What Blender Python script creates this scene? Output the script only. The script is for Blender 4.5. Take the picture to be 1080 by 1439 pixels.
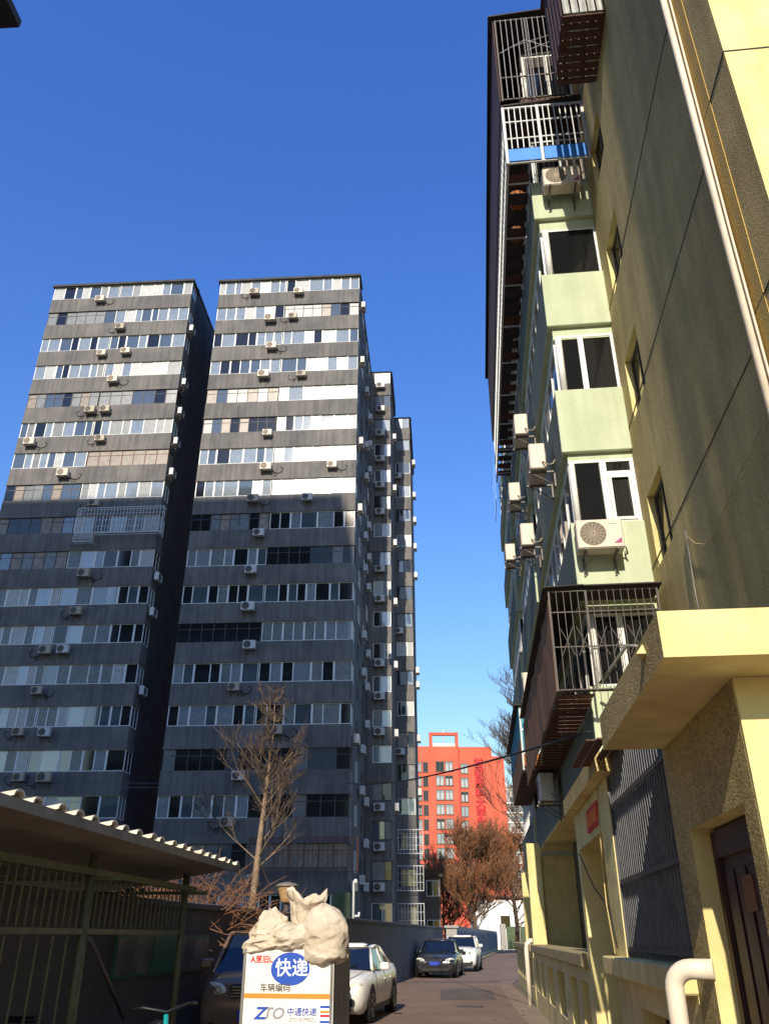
import bpy, math, random
from mathutils import Vector, noise
R = math.radians
sin, cos, pi = math.sin, math.cos, math.pi
for o in list(bpy.data.objects): bpy.data.objects.remove(o)
sc = bpy.context.scene
COL = sc.collection

# ------------------------------------------------------------------ camera, sky, sun, exposure
FPX, CXP, CYP, PITCH, HC = 1147.0, 540.0, 719.5, R(27.5), 1.6
cd = bpy.data.cameras.new('camera'); cam = bpy.data.objects.new('camera', cd); COL.objects.link(cam)
cam.location = (0, 0, HC); cam.rotation_euler = (R(90) + PITCH, 0, 0)
cd.sensor_fit = 'HORIZONTAL'; cd.sensor_width = 36.0; cd.lens = 36.0 * FPX / 1080.0
cd.clip_start = 0.05; cd.clip_end = 3000
sc.camera = cam
SUN_AZ, SUN_EL = 10.2, 30.0           # azimuth the light travels towards (right of view), elevation
w = bpy.data.worlds.new('World'); sc.world = w; w.use_nodes = True
wn = w.node_tree.nodes; wl = w.node_tree.links
sky = wn.new('ShaderNodeTexSky'); sky.sky_type = 'NISHITA'; sky.sun_disc = False
sky.sun_elevation = R(SUN_EL); sky.sun_rotation = R(180 + SUN_AZ)
sky.altitude = 50; sky.air_density = 2.3; sky.dust_density = 0.4; sky.ozone_density = 10.0
hsv = wn.new('ShaderNodeHueSaturation'); hsv.inputs['Hue'].default_value = 0.525; hsv.inputs['Saturation'].default_value = 1.16
wl.new(sky.outputs[0], hsv.inputs['Color']); wl.new(hsv.outputs[0], wn['Background'].inputs[0]); wn['Background'].inputs[1].default_value = 0.125
sl = bpy.data.lights.new('sun', 'SUN'); sl.energy = 3.3; sl.angle = R(0.55); sl.color = (1.0, 0.9, 0.74)
sun = bpy.data.objects.new('sun', sl); COL.objects.link(sun)
sun.rotation_euler = Vector((sin(R(SUN_AZ)) * cos(R(SUN_EL)), cos(R(SUN_AZ)) * cos(R(SUN_EL)), -sin(R(SUN_EL)))).to_track_quat('-Z', 'Y').to_euler()
sun.location = (-10, -40, 60)
vs = sc.view_settings; vs.view_transform = 'Standard'; vs.look = 'None'; vs.gamma = 1.0; vs.use_curve_mapping = False
vs.exposure = 0.8

# ------------------------------------------------------------------ pixel helpers (directions only)
def ray(px, py):
    x = (px - CXP) / FPX; y = (CYP - py) / FPX
    return x, cos(PITCH) - y * sin(PITCH), sin(PITCH) + y * cos(PITCH)
def to_frame(X, Y, az):
    A = R(az); return X * cos(A) - Y * sin(A), X * sin(A) + Y * cos(A)
def to_world(a, F, az):
    A = R(az); return a * cos(A) + F * sin(A), -a * sin(A) + F * cos(A)
def on_face(px, py, az, F0):        # plane across the frame at forward distance F0
    x, fw, u = ray(px, py); a, F = to_frame(x, fw, az); t = F0 / F
    return a * t, HC + u * t
def on_side(px, py, az, a0):        # plane along the frame at lateral a0
    x, fw, u = ray(px, py); a, F = to_frame(x, fw, az); t = a0 / a
    return F * t, HC + u * t

# ------------------------------------------------------------------ materials
def lin(r, g, b):
    return tuple((c / 255 / 12.92 if c / 255 <= .04045 else ((c / 255 + .055) / 1.055) ** 2.4) for c in (r, g, b)) + (1,)
MATS = {}
def mat(name, c1, c2=None, scale=1.5, rough=.7, bump=0, bscale=40, metal=0, streak=0, spec=.5, ior=1.45, fine=0):
    if name in MATS: return MATS[name]
    m = bpy.data.materials.new(name); m.use_nodes = True; N = m.node_tree.nodes; L = m.node_tree.links
    b = N['Principled BSDF']; b.inputs['Roughness'].default_value = rough; b.inputs['Metallic'].default_value = metal
    b.inputs['IOR'].default_value = ior; b.inputs['Specular IOR Level'].default_value = spec
    C1 = lin(*c1); C2 = lin(*(c2 or c1))
    b.inputs['Base Color'].default_value = C1
    geo = N.new('ShaderNodeNewGeometry')
    if c2:
        n = N.new('ShaderNodeTexNoise'); n.inputs['Scale'].default_value = scale; n.inputs['Detail'].default_value = 7; n.inputs['Roughness'].default_value = .62
        L.new(geo.outputs['Position'], n.inputs['Vector'])
        r = N.new('ShaderNodeValToRGB'); r.color_ramp.elements[0].position = .36; r.color_ramp.elements[1].position = .66
        r.color_ramp.elements[0].color = C1; r.color_ramp.elements[1].color = C2
        L.new(n.outputs['Fac'], r.inputs['Fac']); out = r.outputs['Color']
        if streak:
            mp = N.new('ShaderNodeMapping'); mp.inputs['Scale'].default_value = (2.6, 2.6, .16)
            L.new(geo.outputs['Position'], mp.inputs['Vector'])
            n2 = N.new('ShaderNodeTexNoise'); n2.inputs['Scale'].default_value = 1.6; n2.inputs['Detail'].default_value = 6
            L.new(mp.outputs[0], n2.inputs['Vector'])
            r2 = N.new('ShaderNodeValToRGB'); r2.color_ramp.elements[0].position = .35; r2.color_ramp.elements[1].position = .6
            v = 1 - streak; r2.color_ramp.elements[0].color = (v, v, v * .98, 1); r2.color_ramp.elements[1].color = (1, 1, 1, 1)
            L.new(n2.outputs['Fac'], r2.inputs['Fac'])
            mx = N.new('ShaderNodeMix'); mx.data_type = 'RGBA'; mx.blend_type = 'MULTIPLY'; mx.inputs[0].default_value = 1
            L.new(out, mx.inputs[6]); L.new(r2.outputs['Color'], mx.inputs[7]); out = mx.outputs[2]
        if fine:
            n3 = N.new('ShaderNodeTexNoise'); n3.inputs['Scale'].default_value = bscale; n3.inputs['Detail'].default_value = 3
            L.new(geo.outputs['Position'], n3.inputs['Vector'])
            r3 = N.new('ShaderNodeValToRGB'); r3.color_ramp.elements[0].position = .35; r3.color_ramp.elements[1].position = .65
            v = 1 - fine; r3.color_ramp.elements[0].color = (v, v, v, 1); r3.color_ramp.elements[1].color = (1, 1, 1, 1)
            L.new(n3.outputs['Fac'], r3.inputs['Fac'])
            mx = N.new('ShaderNodeMix'); mx.data_type = 'RGBA'; mx.blend_type = 'MULTIPLY'; mx.inputs[0].default_value = 1
            L.new(out, mx.inputs[6]); L.new(r3.outputs['Color'], mx.inputs[7]); out = mx.outputs[2]
        L.new(out, b.inputs['Base Color'])
    if bump:
        nb = N.new('ShaderNodeTexNoise'); nb.inputs['Scale'].default_value = bscale; nb.inputs['Detail'].default_value = 4
        L.new(geo.outputs['Position'], nb.inputs['Vector'])
        bp = N.new('ShaderNodeBump'); bp.inputs['Strength'].default_value = bump; bp.inputs['Distance'].default_value = .02
        L.new(nb.outputs['Fac'], bp.inputs['Height']); L.new(bp.outputs[0], b.inputs['Normal'])
    MATS[name] = m
    return m
def pebble(name, cols, scale=55, strength=.8):
    m = bpy.data.materials.new(name); m.use_nodes = True; N = m.node_tree.nodes; L = m.node_tree.links
    b = N['Principled BSDF']; b.inputs['Roughness'].default_value = .85
    geo = N.new('ShaderNodeNewGeometry')
    v = N.new('ShaderNodeTexVoronoi'); v.inputs['Scale'].default_value = scale
    L.new(geo.outputs['Position'], v.inputs['Vector'])
    sp = N.new('ShaderNodeSeparateColor'); L.new(v.outputs['Color'], sp.inputs[0])
    r = N.new('ShaderNodeValToRGB'); r.color_ramp.elements[0].color = lin(*cols[0]); r.color_ramp.elements[1].color = lin(*cols[2])
    e = r.color_ramp.elements.new(.5); e.color = lin(*cols[1])
    L.new(sp.outputs[0], r.inputs['Fac'])
    n = N.new('ShaderNodeTexNoise'); n.inputs['Scale'].default_value = .9; n.inputs['Detail'].default_value = 6
    L.new(geo.outputs['Position'], n.inputs['Vector'])
    r2 = N.new('ShaderNodeValToRGB'); r2.color_ramp.elements[0].position = .3; r2.color_ramp.elements[1].position = .7
    r2.color_ramp.elements[0].color = (.72, .7, .66, 1); r2.color_ramp.elements[1].color = (1, 1, 1, 1)
    L.new(n.outputs['Fac'], r2.inputs['Fac'])
    mx = N.new('ShaderNodeMix'); mx.data_type = 'RGBA'; mx.blend_type = 'MULTIPLY'; mx.inputs[0].default_value = 1
    L.new(r.outputs['Color'], mx.inputs[6]); L.new(r2.outputs['Color'], mx.inputs[7])
    mp = N.new('ShaderNodeMapping'); mp.inputs['Scale'].default_value = (2.2, 2.2, .22); L.new(geo.outputs['Position'], mp.inputs['Vector'])
    n4 = N.new('ShaderNodeTexNoise'); n4.inputs['Scale'].default_value = 1.3; n4.inputs['Detail'].default_value = 7; L.new(mp.outputs[0], n4.inputs['Vector'])
    r4 = N.new('ShaderNodeValToRGB'); r4.color_ramp.elements[0].position = .36; r4.color_ramp.elements[1].position = .58
    r4.color_ramp.elements[0].color = (.8, .79, .76, 1); r4.color_ramp.elements[1].color = (1, 1, 1, 1); L.new(n4.outputs['Fac'], r4.inputs['Fac'])
    mx4 = N.new('ShaderNodeMix'); mx4.data_type = 'RGBA'; mx4.blend_type = 'MULTIPLY'; mx4.inputs[0].default_value = 1
    L.new(mx.outputs[2], mx4.inputs[6]); L.new(r4.outputs['Color'], mx4.inputs[7]); L.new(mx4.outputs[2], b.inputs['Base Color'])
    b2n = N.new('ShaderNodeBump'); b2n.inputs['Strength'].default_value = .12; b2n.inputs['Distance'].default_value = .02
    L.new(n.outputs['Fac'], b2n.inputs['Height'])
    bp = N.new('ShaderNodeBump'); bp.inputs['Strength'].default_value = strength; bp.inputs['Distance'].default_value = .012; bp.invert = True
    L.new(v.outputs['Distance'], bp.inputs['Height']); L.new(b2n.outputs[0], bp.inputs['Normal']); L.new(bp.outputs[0], b.inputs['Normal'])
    MATS[name] = m
    return m

M = dict(
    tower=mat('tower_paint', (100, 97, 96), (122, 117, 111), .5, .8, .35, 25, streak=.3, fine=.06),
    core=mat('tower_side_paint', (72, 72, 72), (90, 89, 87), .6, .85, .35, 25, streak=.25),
    slabdark=mat('slab_edge', (58, 58, 60), (75, 74, 73), 2, .85),
    white_frame=mat('white_pvc', (222, 222, 218), (208, 207, 200), 6, .45),
    steel=mat('old_steel', (74, 70, 68), (92, 80, 72), 5, .6),
    rustframe=mat('rusted_steel', (104, 62, 44), (132, 84, 58), 8, .8),
    glass=mat('window_glass', (70, 80, 86), None, rough=.04, ior=2.0),
    glass2=mat('window_glass_blue', (118, 127, 131), (134, 141, 142), 3, rough=.06, ior=2.1),
    glass_dark=mat('window_glass_dark', (24, 25, 26), None, rough=.06, ior=1.6),
    curtain=mat('curtain_pale', (196, 198, 194), (168, 172, 168), 3, .35, ior=1.6),
    curtain_grey=mat('curtain_grey', (118, 124, 124), (96, 102, 102), 4, .3, ior=1.6),
    brownpanel=mat('brown_board', (124, 78, 40), (100, 62, 34), 4, .6),
    dustyglass=mat('dusty_pane', (146, 132, 118), (116, 108, 98), 3, .4),
    whiteboard=mat('white_board', (236, 234, 226), (222, 218, 206), 2, .5),
    ac_body=mat('ac_cream', (214, 200, 182), (198, 184, 166), 6, .5),
    ac_white=mat('ac_white', (206, 205, 200), (190, 188, 182), 6, .5),
    ac_dust=mat('ac_dusty', (186, 172, 150), (158, 146, 128), 8, .6),
    ac_dark=mat('ac_fan_dark', (56, 50, 46), (70, 62, 54), 20, .7),
    ac_grille=mat('ac_grille', (168, 152, 132), None, rough=.6),
    bracket=mat('bracket_steel', (96, 92, 88), (120, 112, 104), 12, .6, metal=.3),
    hose=mat('white_hose', (158, 148, 132), (120, 112, 100), 9, .6),
    wall_grey=mat('boundary_wall_paint', (86, 86, 88), (98, 97, 98), .7, .8, .3, 30, streak=.12),
    asphalt=mat('asphalt', (118, 97, 82), (138, 114, 96), .55, .9, .5, 60, fine=.18),
    soil=mat('ground_soil', (98, 88, 76), (118, 106, 90), .4, .95, .4, 30, fine=.15),
    yellow=mat('yellow_paint', (234, 219, 156), (216, 198, 134), 1.6, .8, .5, 7, streak=.16, fine=.07),
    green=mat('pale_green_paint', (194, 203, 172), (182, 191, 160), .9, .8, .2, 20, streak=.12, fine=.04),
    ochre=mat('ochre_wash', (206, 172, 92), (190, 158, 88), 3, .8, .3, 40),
    green_shaded=mat('pale_green_shaded', (104, 114, 104), (92, 102, 94), .8, .8, .12, 30, streak=.1),  # pale green darkened for lane-side balcony fronts: their shade is put into the colour
    pipe=mat('white_downpipe', (232, 220, 200), (216, 204, 184), 5, .5),
    cable=mat('black_cable', (28, 26, 26), None, rough=.6),
    wirelight=mat('pale_wire', (190, 170, 120), None, rough=.6),
    rust_sheet=mat('rusty_sheet', (146, 104, 70), (112, 80, 56), 2.4, .8, .3, 20, streak=.25),
    brown_sheet=mat('brown_corrugated', (92, 58, 46), (72, 46, 38), 2, .75),
    dark_roof=mat('dark_sheet', (52, 46, 44), (66, 58, 54), 2, .8),
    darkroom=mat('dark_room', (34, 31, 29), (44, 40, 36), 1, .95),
    cage_white=mat('white_cage_steel', (214, 216, 216), (190, 190, 188), 10, .45),
    blue=mat('blue_sheet', (36, 122, 218), (50, 136, 226), 3, .5),
    teal=mat('teal_glass', (22, 118, 138), (30, 132, 150), 3, .55),
    barsteel=mat('grey_bar_steel', (118, 118, 120), (98, 97, 98), 6, .5, metal=.2),
    corr_dark=mat('dark_corrugated', (78, 80, 84), (64, 66, 70), 2, .55),
    door=mat('brown_door', (70, 38, 34), (54, 31, 28), 3, .6),
    concrete=mat('raw_cap_concrete', (182, 164, 120), (158, 142, 104), 6, .9, .6, 50, fine=.25),
    olive=mat('olive_steel', (98, 94, 62), (82, 78, 54), 8, .6, .2, 30),
    shed_roof=mat('shed_sheet', (150, 142, 126), (126, 118, 104), 3, .8),
    tile=mat('roof_tile_cap', (226, 214, 190), (200, 186, 162), 7, .85, .4, 30),
    red=mat('red_facade', (216, 102, 76), (198, 88, 64), .16, .85, .2, 3, streak=.14),
    red_dark=mat('red_sign', (190, 22, 30), None, rough=.5),
    far_grey=mat('far_facade', (168, 162, 152), (148, 142, 134), .2, .9),
    bark=mat('bark_brown', (112, 88, 68), (88, 68, 54), 5, .95, .5, 30),
    bark_pale=mat('bark_pale', (148, 126, 102), (112, 95, 78), 6, .95, .4, 30),
    twig=mat('twig_brown', (104, 88, 78), (84, 72, 64), 4, .95),
    twig_red=mat('twig_reddish', (152, 108, 76), (128, 90, 62), 4, .95),
    leaf=mat('dry_leaf', (170, 100, 44), (136, 82, 40), 3, .8),
    sack=mat('woven_sack', (206, 192, 170), (186, 170, 146), 4, .7, .5, 90),
    sackdark=mat('sack_inside', (120, 108, 94), (100, 90, 78), 5, .9),
    panelwhite=mat('panel_white', (236, 228, 214), (228, 218, 202), 3, .5),
    galv=mat('galvanised', (136, 134, 128), (112, 110, 106), 5, .5, metal=.3, streak=.2),
    orange=mat('orange_stripe', (238, 132, 40), None, rough=.5),
    zblue=mat('print_blue', (22, 72, 168), None, rough=.5),
    zgrey=mat('print_grey', (140, 142, 150), None, rough=.5),
    ink=mat('print_ink', (70, 66, 64), None, rough=.6),
    inkred=mat('print_red', (208, 36, 44), None, rough=.6),
    white=mat('plain_white', (240, 240, 238), None, rough=.5),
    rubber=mat('tyre_rubber', (26, 26, 26), None, rough=.85),
    rim=mat('alloy', (170, 172, 174), None, rough=.3, metal=.8),
    chrome=mat('chrome', (200, 200, 202), None, rough=.15, metal=1),
    car_white=mat('car_paint_white', (230, 226, 216), None, rough=.22, spec=.6),
    car_dark=mat('car_paint_dark', (46, 48, 50), None, rough=.2, spec=.6),
    car_brown=mat('car_paint_brown', (150, 120, 98), None, rough=.25, metal=.4),
    carglass=mat('car_glass', (20, 26, 34), None, rough=.04, ior=1.7),
    lamp=mat('lamp_glass', (220, 218, 206), None, rough=.12, ior=1.6),
    black=mat('black_plastic', (24, 24, 25), None, rough=.5),
    plate=mat('plate_blue', (36, 66, 178), None, rough=.4),
    lampcone=mat('lamp_cone', (196, 160, 108), (178, 144, 96), 6, .6),
    lampcap=mat('lamp_cap', (120, 112, 100), None, rough=.5),
    bluewall=mat('painted_panel_blue', (66, 84, 108), (104, 116, 130), 1.2, .8),
    gate=mat('green_gate', (72, 88, 58), (86, 98, 66), 2, .7),
    board=mat('green_noticeboard', (54, 104, 84), (66, 116, 92), 3, .4),
    greenbike=mat('teal_bike', (22, 142, 136), None, rough=.35),
    brownhouse=mat('brown_house', (104, 86, 74), (90, 74, 62), 1, .9),
    sticker=mat('sticker', (104, 46, 120), (196, 44, 70), 30, .5),
    boardcover=mat('wood_plank', (150, 120, 84), (128, 100, 70), 6, .8),
)
def curtain_mat(name, c1, c2):
    m = mat(name, c1, c2, 3, .35, ior=1.6); N = m.node_tree.nodes; L = m.node_tree.links; b = N['Principled BSDF']
    wv = N.new('ShaderNodeTexWave'); wv.inputs['Scale'].default_value = 2.6; wv.inputs['Distortion'].default_value = 2.2; wv.inputs['Detail'].default_value = 2; wv.bands_direction = 'X'
    geo = N.new('ShaderNodeNewGeometry'); L.new(geo.outputs['Position'], wv.inputs['Vector'])
    r = N.new('ShaderNodeValToRGB'); r.color_ramp.elements[0].color = (.55, .56, .57, 1); r.color_ramp.elements[1].color = (1, 1, 1, 1); L.new(wv.outputs['Fac'], r.inputs['Fac'])
    src = b.inputs['Base Color'].links[0].from_socket; mx = N.new('ShaderNodeMix'); mx.data_type = 'RGBA'; mx.blend_type = 'MULTIPLY'; mx.inputs[0].default_value = 1
    L.new(src, mx.inputs[6]); L.new(r.outputs['Color'], mx.inputs[7]); L.new(mx.outputs[2], b.inputs['Base Color']); return m
M['curtain'] = curtain_mat('curtain_folds_pale', (192, 192, 186), (166, 168, 164)); M['curtain_grey'] = curtain_mat('curtain_folds_grey', (124, 128, 128), (98, 103, 104))
def sack_mat():
    m = M['sack']; N = m.node_tree.nodes; L = m.node_tree.links; b = N['Principled BSDF']
    tc = N.new('ShaderNodeTexCoord'); nz = N.new('ShaderNodeTexNoise'); nz.inputs['Scale'].default_value = 3; nz.inputs['Detail'].default_value = 4; L.new(tc.outputs['Object'], nz.inputs['Vector'])
    mx = N.new('ShaderNodeMix'); mx.data_type = 'RGBA'; mx.inputs[0].default_value = .35; L.new(tc.outputs['Object'], mx.inputs[6]); L.new(nz.outputs['Color'], mx.inputs[7])
    v = N.new('ShaderNodeTexVoronoi'); v.feature = 'DISTANCE_TO_EDGE'; v.inputs['Scale'].default_value = 7; L.new(mx.outputs[2], v.inputs['Vector'])
    v2 = N.new('ShaderNodeTexVoronoi'); v2.feature = 'DISTANCE_TO_EDGE'; v2.inputs['Scale'].default_value = 17; L.new(mx.outputs[2], v2.inputs['Vector'])
    ad = N.new('ShaderNodeMath'); ad.operation = 'MULTIPLY_ADD'; ad.inputs[1].default_value = .5; L.new(v2.outputs['Distance'], ad.inputs[0]); L.new(v.outputs['Distance'], ad.inputs[2])
    bp = N.new('ShaderNodeBump'); bp.inputs['Strength'].default_value = .3; bp.inputs['Distance'].default_value = .035; L.new(ad.outputs[0], bp.inputs['Height']); L.new(bp.outputs[0], b.inputs['Normal'])
    b.inputs['Subsurface Weight'].default_value = .25; b.inputs['Subsurface Radius'].default_value = (.05, .035, .02)
sack_mat()
M['pebble'] = pebble('pebble_dash', ((178, 156, 96), (206, 184, 122), (232, 212, 154)), 95, .7)
M['pebble2'] = pebble('pebble_dash_coarse', ((152, 132, 82), (190, 169, 108), (226, 207, 150)), 90, .7)

# ------------------------------------------------------------------ mesh builder
class MB:
    def __init__(s): s.v = []; s.f = []; s.m = []; s.sm = []
    def add(s, vs, fs, m=0, smooth=False):
        n = len(s.v); s.v += [tuple(v) for v in vs]
        for f in fs: s.f.append(tuple(i + n for i in f)); s.m.append(m); s.sm.append(smooth)
        return s
    def box(s, x0, x1, y0, y1, z0, z1, m=0):
        return s.add([(x0, y0, z0), (x1, y0, z0), (x1, y1, z0), (x0, y1, z0), (x0, y0, z1), (x1, y0, z1), (x1, y1, z1), (x0, y1, z1)],
                     [(0, 3, 2, 1), (4, 5, 6, 7), (0, 1, 5, 4), (1, 2, 6, 5), (2, 3, 7, 6), (3, 0, 4, 7)], m)
    def bbox(s, x0, x1, y0, y1, z0, z1, b=.01, m=0):       # box with chamfered edges
        vs = []; X = (x0, x1); Y = (y0, y1); Z = (z0, z1)
        for i in (0, 1):
            for j in (0, 1):
                for k in (0, 1):
                    sx = b if i == 0 else -b; sy = b if j == 0 else -b; sz = b if k == 0 else -b
                    vs += [(X[i], Y[j] + sy, Z[k] + sz), (X[i] + sx, Y[j], Z[k] + sz), (X[i] + sx, Y[j] + sy, Z[k])]
        def q(i, j, k, t): return ((i * 2 + j) * 2 + k) * 3 + t
        fs = [(q(0,0,0,0), q(0,0,1,0), q(0,1,1,0), q(0,1,0,0)), (q(1,0,0,0), q(1,1,0,0), q(1,1,1,0), q(1,0,1,0)),
              (q(0,0,0,1), q(1,0,0,1), q(1,0,1,1), q(0,0,1,1)), (q(0,1,0,1), q(0,1,1,1), q(1,1,1,1), q(1,1,0,1)),
              (q(0,0,0,2), q(0,1,0,2), q(1,1,0,2), q(1,0,0,2)), (q(0,0,1,2), q(1,0,1,2), q(1,1,1,2), q(0,1,1,2))]
        for j in (0, 1):
            for k in (0, 1): fs.append((q(0,j,k,1), q(1,j,k,1), q(1,j,k,2), q(0,j,k,2)))
        for i in (0, 1):
            for k in (0, 1): fs.append((q(i,0,k,0), q(i,1,k,0), q(i,1,k,2), q(i,0,k,2)))
            for j in (0, 1): fs.append((q(i,j,0,0), q(i,j,1,0), q(i,j,1,1), q(i,j,0,1)))
        for i in (0, 1):
            for j in (0, 1):
                for k in (0, 1): fs.append((q(i,j,k,0), q(i,j,k,1), q(i,j,k,2)))
        return s.add(vs, fs, m)
    def tube(s, pts, r, n=6, m=0, cap=True, smooth=True):
        pts = [Vector(p) for p in pts]; rs = r if isinstance(r, (list, tuple)) else [r] * len(pts)
        vs = []; up = None
        for i, p in enumerate(pts):
            d = (pts[min(i + 1, len(pts) - 1)] - pts[max(i - 1, 0)])
            if d.length < 1e-9: d = Vector((0, 0, 1))
            d.normalize()
            if up is None: up = d.orthogonal().normalized()
            else:
                up = up - d * up.dot(d)
                up = up.normalized() if up.length > 1e-6 else d.orthogonal().normalized()
            side = d.cross(up)
            for k in range(n):
                a = 2 * pi * k / n; vs.append(p + (up * cos(a) + side * sin(a)) * rs[i])
        fs = []
        for i in range(len(pts) - 1):
            for k in range(n):
                fs.append((i * n + k, i * n + (k + 1) % n, (i + 1) * n + (k + 1) % n, (i + 1) * n + k))
        s.add(vs, fs, m, smooth)
        if cap and n > 2:
            b = len(s.v) - len(vs)
            s.f.append(tuple(b + k for k in reversed(range(n)))); s.m.append(m); s.sm.append(False)
            s.f.append(tuple(b + (len(pts) - 1) * n + k for k in range(n))); s.m.append(m); s.sm.append(False)
        return s
    def prism(s, poly, axis, lo, hi, m=0):     # poly in the two other axes
        n = len(poly)
        def P(p, t): return {'x': (t, p[0], p[1]), 'y': (p[0], t, p[1]), 'z': (p[0], p[1], t)}[axis]
        s.add([P(p, lo) for p in poly] + [P(p, hi) for p in poly],
              [tuple(range(n))[::-1], tuple(range(n, 2 * n))] + [(i, (i + 1) % n, n + (i + 1) % n, n + i) for i in range(n)], m)
        return s
    def loft(s, rings, closed=True, m=0, smooth=True, cap=True):
        n = len(rings[0]); vs = [p for r in rings for p in r]; fs = []
        for i in range(len(rings) - 1):
            for k in range(n if closed else n - 1):
                fs.append((i * n + k, i * n + (k + 1) % n, (i + 1) * n + (k + 1) % n, (i + 1) * n + k))
        if cap and closed: fs += [tuple(range(n))[::-1], tuple((len(rings) - 1) * n + k for k in range(n))]
        return s.add(vs, fs, m, smooth)
    def mesh(s, name, mats, center=None):
        me = bpy.data.meshes.new(name); c = center or Vector((0, 0, 0))
        me.from_pydata([(v[0] - c[0], v[1] - c[1], v[2] - c[2]) for v in s.v], [], s.f)
        for m in (mats if isinstance(mats, (list, tuple)) else [mats]): me.materials.append(m)
        me.polygons.foreach_set('material_index', s.m); me.polygons.foreach_set('use_smooth', s.sm); me.update()
        return me
    def center(s):
        lo = [min(v[i] for v in s.v) for i in range(3)]; hi = [max(v[i] for v in s.v) for i in range(3)]
        return Vector([(a + b) / 2 for a, b in zip(lo, hi)])

BASE = {}        # origin (frame coordinates) of every object made here
AZ = {}
def tag(o, label=None, cat=None, group=None, kind=None):
    if label: o['label'] = label
    if cat: o['category'] = cat
    if group: o['group'] = group
    if kind: o['kind'] = kind
    return o
def thing(name, label, cat, base, az=0, group=None):
    o = bpy.data.objects.new(name, None); COL.objects.link(o); o.empty_display_size = .3
    X, Y = to_world(base[0], base[1], az); o.location = (X, Y, base[2]); o.rotation_euler = (0, 0, -R(az))
    BASE[o.name] = Vector(base); AZ[o.name] = az
    return tag(o, label, cat, group)
def part(mb, name, mats, parent, label=None, kind=None):
    c = mb.center(); o = bpy.data.objects.new(name, mb.mesh(name, mats, c)); COL.objects.link(o)
    o.parent = parent; o.location = c - BASE[parent.name]; BASE[o.name] = c; AZ[o.name] = AZ.get(parent.name, 0)
    return tag(o, label, None, None, kind)
def shared(me, name, c, parent):           # an object that shares mesh data, centred at c (frame coordinates)
    o = bpy.data.objects.new(name, me); COL.objects.link(o); o.parent = parent
    c = Vector(c); o.location = c - BASE[parent.name]; BASE[o.name] = c; AZ[o.name] = AZ.get(parent.name, 0)
    return o
def single(mb, name, mats, label, cat, az=0, group=None, kind=None):   # top-level mesh built in a frame
    c = mb.center(); c.z = min(v[2] for v in mb.v)
    o = bpy.data.objects.new(name, mb.mesh(name, mats, c)); COL.objects.link(o)
    X, Y = to_world(c.x, c.y, az); o.location = (X, Y, c.z); o.rotation_euler = (0, 0, -R(az)); BASE[o.name] = c; AZ[o.name] = az
    return tag(o, label, cat, group, kind)
def copy_tree(o, parent=None):
    c = o.copy(); COL.objects.link(c); c.parent = parent
    for ch in list(o.children): copy_tree(ch, c)
    return c
UNIT = {}
def unit_box(sx, sy, sz, material, bev=0):
    k = (round(sx, 4), round(sy, 4), round(sz, 4), material.name, bev)
    if k not in UNIT:
        b = MB(); (b.bbox(-sx/2, sx/2, -sy/2, sy/2, -sz/2, sz/2, bev) if bev else b.box(-sx/2, sx/2, -sy/2, sy/2, -sz/2, sz/2))
        UNIT[k] = b.mesh('box_' + material.name, material)
    return UNIT[k]
def bx(name, x0, x1, y0, y1, z0, z1, material, parent, bev=0):
    return shared(unit_box(x1 - x0, y1 - y0, z1 - z0, material, bev), name, ((x0 + x1) / 2, (y0 + y1) / 2, (z0 + z1) / 2), parent)
def wall_x(mb, x, thick, y0, y1, z0, z1, holes, m=0, mr=None):
    """wall face at x (looking towards -x), thickness to +x, with openings (ya, yb, za, zb)"""
    mr = m if mr is None else mr
    ys = sorted({y0, y1} | {h[i] for h in holes for i in (0, 1)}); zs = sorted({z0, z1} | {h[i] for h in holes for i in (2, 3)})
    for i in range(len(ys) - 1):
        for j in range(len(zs) - 1):
            a, b, c, d = ys[i], ys[i + 1], zs[j], zs[j + 1]; my, mz = (a + b) / 2, (c + d) / 2
            if any(h[0] < my < h[1] and h[2] < mz < h[3] for h in holes): continue
            mb.add([(x, a, c), (x, b, c), (x, b, d), (x, a, d)], [(0, 3, 2, 1)], m)
            mb.add([(x + thick, a, c), (x + thick, b, c), (x + thick, b, d), (x + thick, a, d)], [(0, 1, 2, 3)], m)
    X = x + thick
    for (a, b, c, d) in holes:
        mb.add([(x, a, c), (X, a, c), (X, a, d), (x, a, d)], [(0, 1, 2, 3)], mr); mb.add([(x, b, c), (X, b, c), (X, b, d), (x, b, d)], [(0, 3, 2, 1)], mr)
        mb.add([(x, a, c), (X, a, c), (X, b, c), (x, b, c)], [(0, 3, 2, 1)], mr); mb.add([(x, a, d), (X, a, d), (X, b, d), (x, b, d)], [(0, 1, 2, 3)], mr)
    mb.add([(x, y0, z0), (X, y0, z0), (X, y0, z1), (x, y0, z1)], [(0, 1, 2, 3)], m); mb.add([(x, y1, z0), (X, y1, z0), (X, y1, z1), (x, y1, z1)], [(0, 3, 2, 1)], m)
    mb.add([(x, y0, z1), (X, y0, z1), (X, y1, z1), (x, y1, z1)], [(0, 1, 2, 3)], m); mb.add([(x, y0, z0), (X, y0, z0), (X, y1, z0), (x, y1, z0)], [(0, 3, 2, 1)], m)
    return mb
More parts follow.
